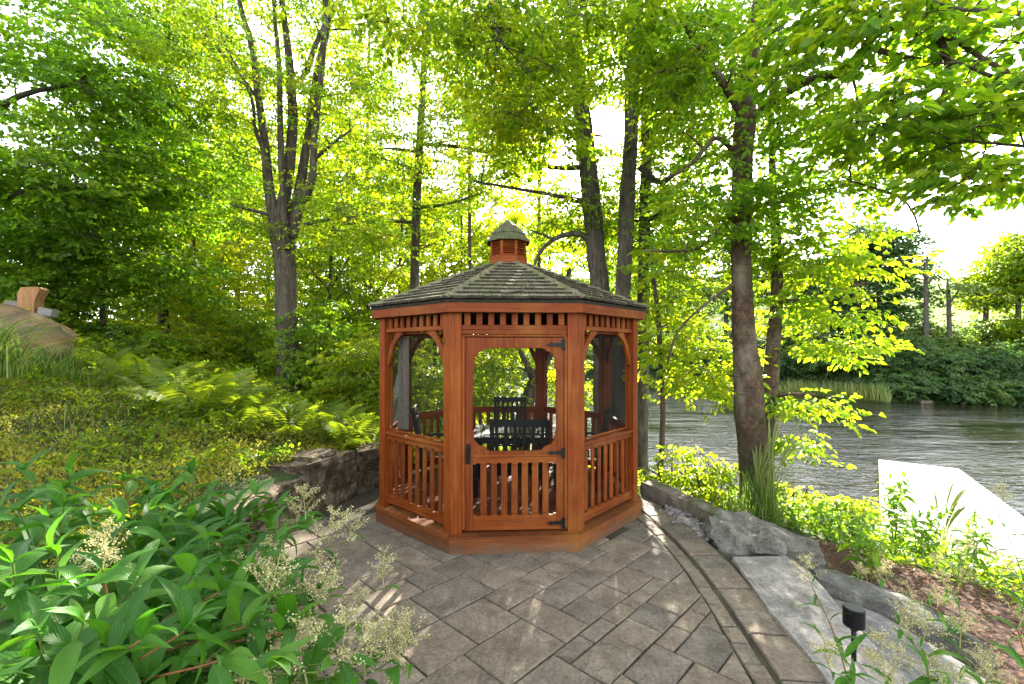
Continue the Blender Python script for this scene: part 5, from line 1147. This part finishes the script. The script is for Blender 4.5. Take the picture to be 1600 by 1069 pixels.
# dead leaves and moss sprigs on the pavers
n = 7000; xy = np.stack([rng.uniform(-2.6, 1.98, n), rng.uniform(1.8, 7.4, n)], -1); dg = np.linalg.norm(xy - GC, axis=1); dw = xy[:, 0] - wall_x(xy[:, 1]); keep = (dg > 1.6) & (dw > .05) & (rng.random(n) < .03 + .5 * np.exp(-(dg - 1.6) / .12) + .7 * np.exp(-dw / .14) + .35 * np.exp(-abs(xy[:, 0] - band_x(xy[:, 1])) / .03) + .12 * clump(xy[:, 0] * 2, xy[:, 1] * 2)); xy = xy[keep]; n = len(xy); a = rng.uniform(0, 6.28, n)
v, q = leaf_geo(np.stack([xy[:, 0], xy[:, 1], np.full(n, .006)], -1), np.stack([np.cos(a), np.sin(a), np.full(n, .1)], -1), np.array([[0, 0, 1.]]) + rng.normal(0, .2, (n, 3)), rng.uniform(.006, .024, n), rng.uniform(.003, .010, n), .2, .1)
tag(mobj("leaf_litter", np_mesh("leaf_litter", v, quads=q, attrs={"rnd": rng.random(n)}), M['cover']), "small fallen leaves and seeds scattered over the pavers", "leaf litter", kind="stuff")

# ferns
def frond_mesh(seed, L=.62):
    r = np.random.default_rng(seed); n = 15; t = np.repeat(np.linspace(.12, .98, n), 2); s = np.tile([-1, 1], n)
    px_ = t * L; pz = .30 * L * np.sin(t * 2.2) - .10 * L * t ** 3; pos = np.stack([px_, 0 * t, pz], -1)
    ln = .17 * np.sin(np.clip(t * 1.05, 0, 1) * math.pi * .93 + .2) * (L / .62) + .012; a = 1.15 + r.normal(0, .06, 2 * n)
    d = np.stack([np.cos(a), s * np.sin(a), -.25 + 0 * a], -1); v, q = leaf_geo(pos, d, np.tile([[-.3, 0, 1.]], (2 * n, 1)) + r.normal(0, .12, (2 * n, 3)), ln, ln * .0 + .038 * (L / .62), np.full((2 * n, 1), .1), .12)
    tt = np.linspace(0, 1, 7); rp = np.stack([tt * L, 0 * tt, .30 * L * np.sin(tt * 2.2) - .10 * L * tt ** 3], -1); tv, tq, _ = tube_np(rp, np.linspace(.005, .001, 7), 3)
    me = np_mesh("frond", np.concatenate([v, tv]), quads=np.concatenate([q, tq + len(v)]), attrs={"rnd": np.concatenate([r.uniform(.3, .8, len(q)), np.full(len(tq), .2)])}); me.materials.append(M['fern']); return me
FR = [frond_mesh(i) for i in range(5)]
fern_px = [(300, 640, 7.2), (345, 622, 7.8), (380, 650, 7.0), (420, 640, 7.4), (270, 610, 8.2), (330, 590, 8.8), (230, 590, 8.4), (390, 612, 8.2), (455, 655, 7.1), (480, 630, 7.8), (505, 665, 6.9), (545, 650, 7.4), (520, 625, 8.2), (575, 640, 8.0), (435, 610, 8.8), (180, 570, 8.6), (355, 672, 6.5), (560, 610, 9), (300, 575, 9.4), (240, 555, 9.6), (500, 600, 9.2), (580, 675, 7.0), (410, 680, 6.5), (200, 620, 7.2), (150, 600, 7.6), (540, 690, 6.6)]
fern_px += [(250, 665, 6.2), (310, 690, 5.9), (370, 700, 6.0), (450, 690, 6.3), (270, 640, 7.0), (220, 640, 6.8), (490, 655, 7.3), (340, 655, 6.8)]
fern_px.sort(key=lambda f: (min(4, max(0, (f[0] - 100) // 100)), f[2]))
cols = ["right of the tan boulder", "in the slope's open middle", "left of the many stemmed maple", "below the many stemmed maple", "between maple and gazebo"]
ords = ["nearest", "second nearest", "third nearest", "fourth nearest", "fifth nearest", "sixth nearest", "seventh nearest", "eighth nearest", "ninth nearest", "tenth nearest", "eleventh nearest", "twelfth nearest"]; seen = {}
for i, (px, py, Y_) in enumerate(fern_px):
    x = (px - 800) / 711 * Y_; z = gz(x, Y_); s = random.uniform(1.0, 1.6)
    ci = int(min(4, max(0, (px - 100) // 100))); seen[ci] = seen.get(ci, -1) + 1
    lab = "lime green fern %s, %s the stone wall" % (cols[ci], ords[seen[ci]])
    f = empty("fern", (x, Y_, z), random.uniform(0, 6.28), lab, "fern", "ferns on the slope left of the gazebo"); f.scale = (s, s, s)
    nf = random.randint(8, 11)
    for j in range(nf):
        o = mobj("frond", FR[j % 5], None, f, (0, 0, .02), (random.gauss(0, .15), -random.uniform(.15, .75), j * 6.283 / nf + random.gauss(0, .2)))
# grasses
def blades(name, n, base, h, lean, arch, w, mat, label, cat, spread=.12, seeds=0, group=None):
    root = empty(name, base, 0, label, cat, group); V = []; Q = []; k = 0; rn = []
    for i in range(n):
        a = rng.uniform(0, 6.28); o = np.array([rng.normal(0, spread), rng.normal(0, spread), 0]); L = h * rng.uniform(.6, 1.15)
        out = np.array([math.cos(a), math.sin(a), 0]) * rng.uniform(.3, 1) + np.array(lean); t = np.linspace(0, 1, 8)[:, None]
        c = o + np.array([0, 0, 1.0]) * L * (t - .42 * arch * t ** 2.4) + out * L * (.12 * t + .75 * arch * t ** 2.1)
        sd = np.cross(out, [0, 0, 1.]); sd /= np.linalg.norm(sd) + 1e-9; wd = w * (1 - t ** 2) ** .8 + .0008
        V.append(np.stack([c - sd * wd, c + sd * wd], 1).reshape(-1, 3)); Q.append(np.array([[2 * j, 2 * j + 1, 2 * j + 3, 2 * j + 2] for j in range(7)]) + k); k += 16; rn += [rng.random()] * 7
    o = mobj("blades", np_mesh("blades", np.concatenate(V), quads=np.concatenate(Q), attrs={"rnd": rn}), M[mat], root); tag(o, kind="stuff")
    for i in range(seeds):
        a = rng.uniform(0, 6.28); L = h * rng.uniform(1.0, 1.5); out = np.array([math.cos(a), math.sin(a), 0]) * .3 + np.array(lean)
        t = np.linspace(0, 1, 8)[:, None]; c = np.array([0, 0, 1.0]) * L * (t - .15 * t ** 3) + out * L * (.1 * t + .42 * t ** 2.5)
        tv, tq, _ = tube_np(c, np.array([.0022] * 5 + [.011, .013, .003]), 5); mobj("seed_head", np_mesh("seed_head", tv, quads=tq, attrs={"rnd": np.full(len(tq), .97)}), M['grass'], root)
    return root
blades("grass_clump", 170, P(-25, 575, 4.9) - (0, 0, .1), 1.05, (.45, -.15, 0), 1.05, .006, 'grass', "tall arching grass clump at the left edge hanging over the tan boulder", "grass clump", .14)
blades("grass_clump", 90, P(75, 592, 5.9) - (0, 0, .1), .85, (.25, -.1, 0), .9, .005, 'grass', "arching grass clump at the right end of the tan boulder", "grass clump", .16)
blades("grass_clump", 110, P(30, 585, 5.6) - (0, 0, .1), .75, (.3, 0, 0), .95, .005, 'grass', "smaller arching grass clump in front of the tan boulder", "grass clump", .16)
blades("grass_tuft", 260, (3.42, 6.34, gz(3.42, 6.34)), .85, (.22, 0, 0), .55, .004, 'grass', "green grass tuft with pale seed heads at the foot of the stout birch", "grass tuft", .13, 16)
blades("grass_tuft", 50, (3.5, 6.22, gz(3.5, 6.22)), 1.15, (.35, 0, 0), .5, .0032, 'reed', "long pale arching grass blades leaning across the stout birch trunk", "grass tuft", .09, 14)
blades("grass_tuft", 120, (3.1, 6.2, gz(3.1, 6.2)), .35, (0, 0, 0), .5, .004, 'grass', "short green grass tuft between the curb stone and the birch", "grass tuft", .16)
p_ = P(1470, 860, 6.2); blades("grass_tuft", 70, (p_[0], 6.2, gz(p_[0], 6.2)), .95, (.25, 0, 0), .45, .004, 'reed', "straw coloured grass tuft in front of the white dock", "grass tuft", .14, 12)
for (px, Y_, h, lab) in [(250, 6.5, .5, "thin wild grass below the tan boulder"), (110, 6.2, .55, "wild grass tuft just right of the tan boulder"), (330, 6.8, .4, "wild grass tuft among the ground cover"), (120, 5.0, .35, "sparse grass tuft in the near ground cover")]:
    b_ = gpt(px, Y_); blades("grass_tuft", 45, b_, h, (.1, 0, 0), .6, .003, 'grass', lab, "grass tuft", .3)

# ------------------------------------------------------------------ big leaved plants
def big_leaf_mesh(seed, wfac=.30, curl=.35, mat='big_leaf'):
    r = random.Random(seed); rows = 7; V = [(0, 0, 0)]; UV = [(.5, 0)]
    wob = [r.uniform(-.03, .03) for _ in range(rows)]
    for i in range(1, rows):
        t = i / rows; w = wfac * .5 * (math.sin(math.pi * min(1, t ** .72)) ** .85) * (1 + wob[i]); zc = .16 * math.sin(t * 2.4) - curl * t * t; tw = r.uniform(-.04, .04)
        for s in (-1, -.5, 0, .5, 1): V.append((t, s * w + wob[i] * .4, zc + abs(s) * w * .38 + tw * s * w + r.uniform(-.006, .006) * (s != 0))); UV.append((.5 + s * .5, t))
    V.append((1.02, 0, .16 * math.sin(2.4) - curl)); UV.append((.5, 1)); F = [(0, 1 + j, 2 + j) for j in range(4)]
    for i in range(rows - 2):
        b = 1 + i * 5
        for j in range(4): F.append((b + j, b + 5 + j, b + 6 + j, b + 1 + j))
    b = 1 + (rows - 2) * 5; e = len(V) - 1
    for j in range(4): F.append((b + j, e, b + 1 + j))
    F = [f[::-1] for f in F]
    me = bpy.data.meshes.new("leaf"); me.from_pydata(V, [], F); l = me.uv_layers.new(name="uv")
    for lp in me.loops: l.data[lp.index].uv = UV[lp.vertex_index]
    me.polygons.foreach_set("use_smooth", [True] * len(F)); me.update(); me.materials.append(M[mat]); return me
BL = [big_leaf_mesh(i, .26 + .05 * (i % 3), .15 + .12 * (i % 4)) for i in range(8)]
NL = [big_leaf_mesh(30 + i, .17 + .03 * (i % 3), .25) for i in range(4)]
PL = [big_leaf_mesh(50 + i, .26 + .04 * (i % 3), .3, 'perennial') for i in range(4)]
def panicle_mesh(seed):
    r = np.random.default_rng(seed); pos = []; T = Tubes(); T.add(catmull([(0, 0, 0), (.02, .01, .12), (.01, 0, .24)], 5), np.linspace(.0035, .0018, 5), 4)
    for i in range(16):
        t = r.uniform(.15, 1); a = r.uniform(0, 6.28); L = .115 * (1.15 - t) + .02; b0 = np.array([.012, .004, .24 * t]); e = b0 + np.array([math.cos(a) * L, math.sin(a) * L, L * r.uniform(.3, .8)])
        T.add(np.linspace(b0, e, 2), np.array([.0022, .001]), 3)
        for j in range(26): u_ = r.uniform(.15, 1.05); pos.append(b0 + (e - b0) * u_ + r.normal(0, .0075, 3))
    pos = np.array(pos); n = len(pos); v, q = leaf_geo(pos, r.normal(0, 1, (n, 3)), r.normal(0, 1, (n, 3)), r.uniform(.006, .012, n), r.uniform(.005, .009, n), np.full((n, 1), .3), .1)
    tv = np.concatenate(T.v); tq = np.concatenate(T.q)
    me = np_mesh("flower_panicle", np.concatenate([v, tv]), quads=np.concatenate([q, tq + len(v)]), attrs={"rnd": np.concatenate([r.random(n), np.full(len(tq), .1)])}); me.materials.append(M['flower']); return me
PM = [panicle_mesh(i) for i in range(5)]
def quat_dir(d, up=Vector((0, 0, 1)), roll=0.0):
    x = Vector(d).normalized(); y = up.cross(x)
    if y.length < 1e-3: y = Vector((0, 1, 0))
    y.normalize(); z = x.cross(y); Mx = Matrix((x, y, z)).transposed(); return (Mx.to_4x4() @ Matrix.Rotation(roll, 4, 'X')).to_euler()
def leafy_plant(name, label, cat, base, tips, ll, meshes, group=None, step=.085, pan=0, t0=.3, stemr=.005, whorl=True, hang=.25, leafmat=None):
    """tips: end points of the stems (world)"""
    base = Vector(base); root = empty(name, base, 0, label, cat, group)
    for ti, tip in enumerate(tips):
        tip = Vector(tip) - base; L = tip.length; side = Vector((tip.x, tip.y, 0)); mid = Vector((tip.x * .28, tip.y * .28, tip.z * .62)) + Vector((random.gauss(0, .03), random.gauss(0, .03), 0))
        pts = catmull([(random.gauss(0, .03), random.gauss(0, .03), -.03), mid, tip], 12); tv, tq, _ = tube_np(pts, np.linspace(stemr, stemr * .4, 12), 5)
        st = mobj("stem", np_mesh("stem", tv, quads=tq, smooth=True), M['stem_red' if random.random() < .25 else 'stem'], root)
        s = t0 * L; a = random.uniform(0, 6.28)
        while s < L * 1.0:
            u_ = s / L; k = u_ * 11; i0 = min(10, int(k)); p = Vector(pts[i0]) * (1 - k + i0) + Vector(pts[i0 + 1]) * (k - i0); ax = (Vector(pts[i0 + 1]) - Vector(pts[i0])).normalized()
            a += 2.4 + random.gauss(0, .3); o1 = ax.orthogonal().normalized(); o2 = ax.cross(o1); rad_ = o1 * math.cos(a) + o2 * math.sin(a)
            d = rad_ * 1.0 + ax * (.05 + .35 * u_ ** 2) + Vector((0, 0, -hang * random.uniform(-.4, 1.8))); sz = ll * (1.05 - .45 * u_ ** 3) * random.uniform(.75, 1.15)
            o = mobj("leaf", random.choice(meshes), None, root, p, quat_dir(d, roll=random.gauss(0, .25))); o.scale = (sz, sz, sz); s += step * random.uniform(.8, 1.25)
        for _ in range(3 if not pan else 1):   # young leaves at the tip
            d = (Vector(pts[-1]) - Vector(pts[-2])).normalized() + Vector((random.gauss(0, .6), random.gauss(0, .6), random.gauss(0, .3))); o = mobj("leaf", random.choice(meshes), None, root, pts[-1], quat_dir(d, roll=random.gauss(0, .4))); sz = ll * random.uniform(.35, .6); o.scale = (sz, sz, sz)
        for j in range(pan if (ti % 2 == 0 or pan > 1) else 0):
            d = Vector((random.gauss(0, .3), random.gauss(0, .3), 1)); o = mobj("flower_panicle", random.choice(PM), None, root, Vector(pts[-1 - (j * 2)]), (random.gauss(0, .45), random.gauss(0, .45), random.uniform(0, 6.28))); sz = random.uniform(.6, .95) if bool(base.x < 0) else random.uniform(.5, .75); o.scale = (sz, sz, sz)
    return root
GP = "large leaved fleeceflowers in the near left corner"
rowsL = [  # (tip px, tip py, Y) groups -> one plant each : description
    ([(40, 735, 2.5), (110, 745, 2.6)], 0, "fleeceflower at the far left edge reaching highest over the ground cover"),
    ([(190, 752, 2.7), (240, 765, 2.6)], 0, "fleeceflower in the back row in front of the yellow ground cover"),
    ([(300, 742, 2.9), (345, 772, 2.7)], 0, "fleeceflower with slim pale leaves, back row, left of the wall"),
    ([(400, 775, 2.8), (440, 790, 2.75)], 1, "fleeceflower hiding the near end of the stone wall"),
    ([(478, 812, 2.6), (430, 845, 2.4)], 1, "fleeceflower with a single white flower spray by the wall"),
    ([(30, 800, 1.9), (100, 790, 2.0)], 0, "broad dark leaved fleeceflower at the left edge, second row"),
    ([(180, 815, 1.9), (235, 800, 2.1)], 0, "fleeceflower with drooping lance leaves, second row"),
    ([(300, 815, 2.1), (350, 840, 1.95)], 1, "fleeceflower in the middle of the second row"),
    ([(400, 880, 1.9), (450, 900, 1.8)], 1, "fleeceflower leaning out over the pavers, second row"),
    ([(20, 880, 1.45), (90, 870, 1.5)], 1, "fleeceflower with large pale lit leaves at the left edge"),
    ([(160, 890, 1.45), (220, 900, 1.5)], 1, "fleeceflower with cream sprays among its leaves, left centre"),
    ([(300, 900, 1.5), (345, 925, 1.5)], 1, "fleeceflower with a large drooping pointed leaf, centre"),
    ([(410, 960, 1.5), (455, 985, 1.45)], 2, "fleeceflower with upright tip leaves beside the big cream spray"),
    ([(60, 990, 1.15), (130, 975, 1.2)], 1, "nearest fleeceflower in the bottom left corner"),
    ([(220, 1000, 1.2), (290, 985, 1.25)], 1, "near fleeceflower with broad crossing leaves, bottom edge"),
    ([(350, 1030, 1.25), (420, 1045, 1.25)], 1, "near fleeceflower with toothed pale leaves, bottom edge"),
    ([(545, 1030, 1.5), (500, 1050, 1.4)], 2, "fleeceflower whose cream sprays spill over the pavers, bottom edge")]
for ri, (tips_, pan, lab) in enumerate(rowsL):
    pan = pan if ri in (4, 10, 12, 16) else 0
    tp = [P(*t) for t in tips_]; tx, ty = np.mean([t[0] for t in tp]), np.mean([t[1] for t in tp]); bx = min(tx - .12, float(wall_x(ty + .25)) - .12); by = ty + .18
    ext = [tp[0] + np.array([rng.normal(0, .12), rng.normal(0.1, .1), -.12]), tp[1] + np.array([rng.normal(0, .12), rng.normal(.12, .1), -.2])]
    leafy_plant("fleeceflower", lab, "plant", (bx, by, gz(bx, by)), tp + ext, .27, BL, GP, step=.062, pan=min(pan, 1), t0=.2, stemr=.0065)
# cream flower sprays leaning over the paving
for (pts_, lab) in [([(510, 890, 1.9), (555, 800, 2.2)], "cream flower sprays of the fleeceflower rising in front of the gazebo's left corner"),
                    ([(600, 880, 2.1), (560, 930, 1.9)], "cream flower spray standing alone over the pavers"),
                    ([(640, 960, 1.8), (600, 985, 1.7), (570, 1010, 1.6)], "wide cream flower spray reaching furthest over the pavers"),
                    ([(480, 1010, 1.45), (520, 1000, 1.5), (440, 1030, 1.4), (590, 1050, 1.5)], "cream flower sprays low at the bottom edge")]:
    tp = [P(*t) - (0, 0, .12) for t in pts_]; ty = np.mean([t[1] for t in tp]); bx = float(wall_x(ty)) - .1
    leafy_plant("fleeceflower", lab, "plant", (bx, ty + .15, gz(bx, ty + .15)), tp, .17, BL, "cream flowering fleeceflowers", step=.3, pan=3, t0=.5)
# right foreground
for (pts_, pan, lab) in [([(1268, 915, 2.3), (1275, 985, 2.2), (1300, 1050, 2.0)], 1, "cream flowering fleeceflower around the black path light"),
                    ([(1405, 930, 2.0), (1440, 960, 1.9), (1385, 1010, 1.8)], 3, "cream flowering fleeceflower right of the black path light"),
                    ([(1500, 960, 1.9), (1540, 1010, 1.7), (1470, 1020, 1.7)], 3, "cream flowering fleeceflower in the bottom right, over the grey steps"),
                    ([(1590, 985, 1.6), (1600, 1040, 1.5), (1640, 930, 1.7)], 1, "fleeceflower with long dark lance leaves at the right edge"),
                    ([(1560, 800, 2.9), (1620, 860, 2.5), (1590, 900, 2.4)], 1, "airy fleeceflower in front of the white dock at the right edge"),
                    ([(1460, 860, 3.2), (1500, 845, 3.2), (1425, 900, 3.0)], 3, "cream flowering fleeceflower above the mulch"),
                    ([(1340, 880, 3.9), (1365, 870, 3.9)], 2, "small cream flowering fleeceflower behind the flat pointed rock")]:
    tp = [P(*t) for t in pts_]; tx, ty = np.mean([t[0] for t in tp]), np.mean([t[1] for t in tp]); bx, by = tx + .3, ty + .1
    tp = [t - np.array([0, 0, .14]) for t in tp] if pan > 1 else tp
    leafy_plant("fleeceflower", lab, "plant", (bx, by, gz(bx, by)), tp, .17, NL, "fleeceflowers in the right corner", step=.10, pan=pan, t0=.35)
# leafy perennials on the near bank
for (px, top, Y_, k, lab) in [(1395, 745, 5.8, 5, "tallest bright green perennial standing in front of the dock's near end"), (1290, 790, 6.0, 4, "leafy perennial just right of the birch stems"), (1330, 800, 5.3, 4, "low dark perennial between the birch and the tallest one"),
                    (1245, 800, 6.2, 3, "small perennial beside the birch roots"), (1440, 790, 5.2, 4, "perennial with pointed leaves right of the tallest one"), (1360, 830, 4.6, 4, "dark leaved perennial leaning over the flat pointed rock"), (1520, 800, 5.0, 3, "thin perennial in front of the white dock")]:
    b_ = gpt(px, Y_); zt = P(px, top, Y_)[2]; tp = [(b_[0] + rng.normal(0, .16), Y_ + rng.normal(0, .15), b_[2] + (zt - b_[2]) * rng.uniform(.75, 1.0)) for _ in range(k + 3)]
    leafy_plant("perennial", lab, "plant", b_, tp, .20, PL, "leafy perennials on the near bank", step=.05, t0=.15, stemr=.005, pan=0, hang=.1)
# shrubs beside the gazebo's right corner
for (px, py, Y_, rx, ry, n, lab) in [(1050, 735, 7.6, 48, 48, 20, "lime shrub just right of the gazebo, in front of the water"), (1110, 750, 7.0, 45, 45, 18, "lime shrub with a thin bare stem left of the stout birch"), (1020, 765, 7.2, 30, 20, 8, "low lime shrub behind the curb stone"), (1240, 770, 8.2, 40, 20, 10, "low shrub at the waterline right of the birches"), (1330, 790, 7.6, 50, 20, 12, "low shrub at the waterline left of the dock")]:
    b_ = gpt(px, Y_); by = 548 - (b_[2] - CAM_Z) / Y_ * 711
    limbs = [[(px + s * 4, by - 4, Y_, 4), (px + s * rx * .3, (by + py) / 2, Y_, 3), (px + s * rx * .5, py - ry * .4, Y_, 2)] for s in (0, -1, 1)]
    tree("shrub", lab, "shrub", b_, limbs, [(px, py, Y_, rx, ry, .45, n), (px, py + ry * .6, Y_, rx, ry * .5, .4, n // 2)], bark_m='twig', leaf='leaf_birch', ll=.07, lw=.042, m=5, rad=.2, sc=.22, n=14, fine=True, tone=.8, tsides=6, wob=0, group="shrubs at the pond's near edge")
print("leaf polys", NLEAF[0], "objects", len(bpy.data.objects), "tris", sum(len(m_.loops) - 2 * len(m_.polygons) for m_ in bpy.data.meshes))
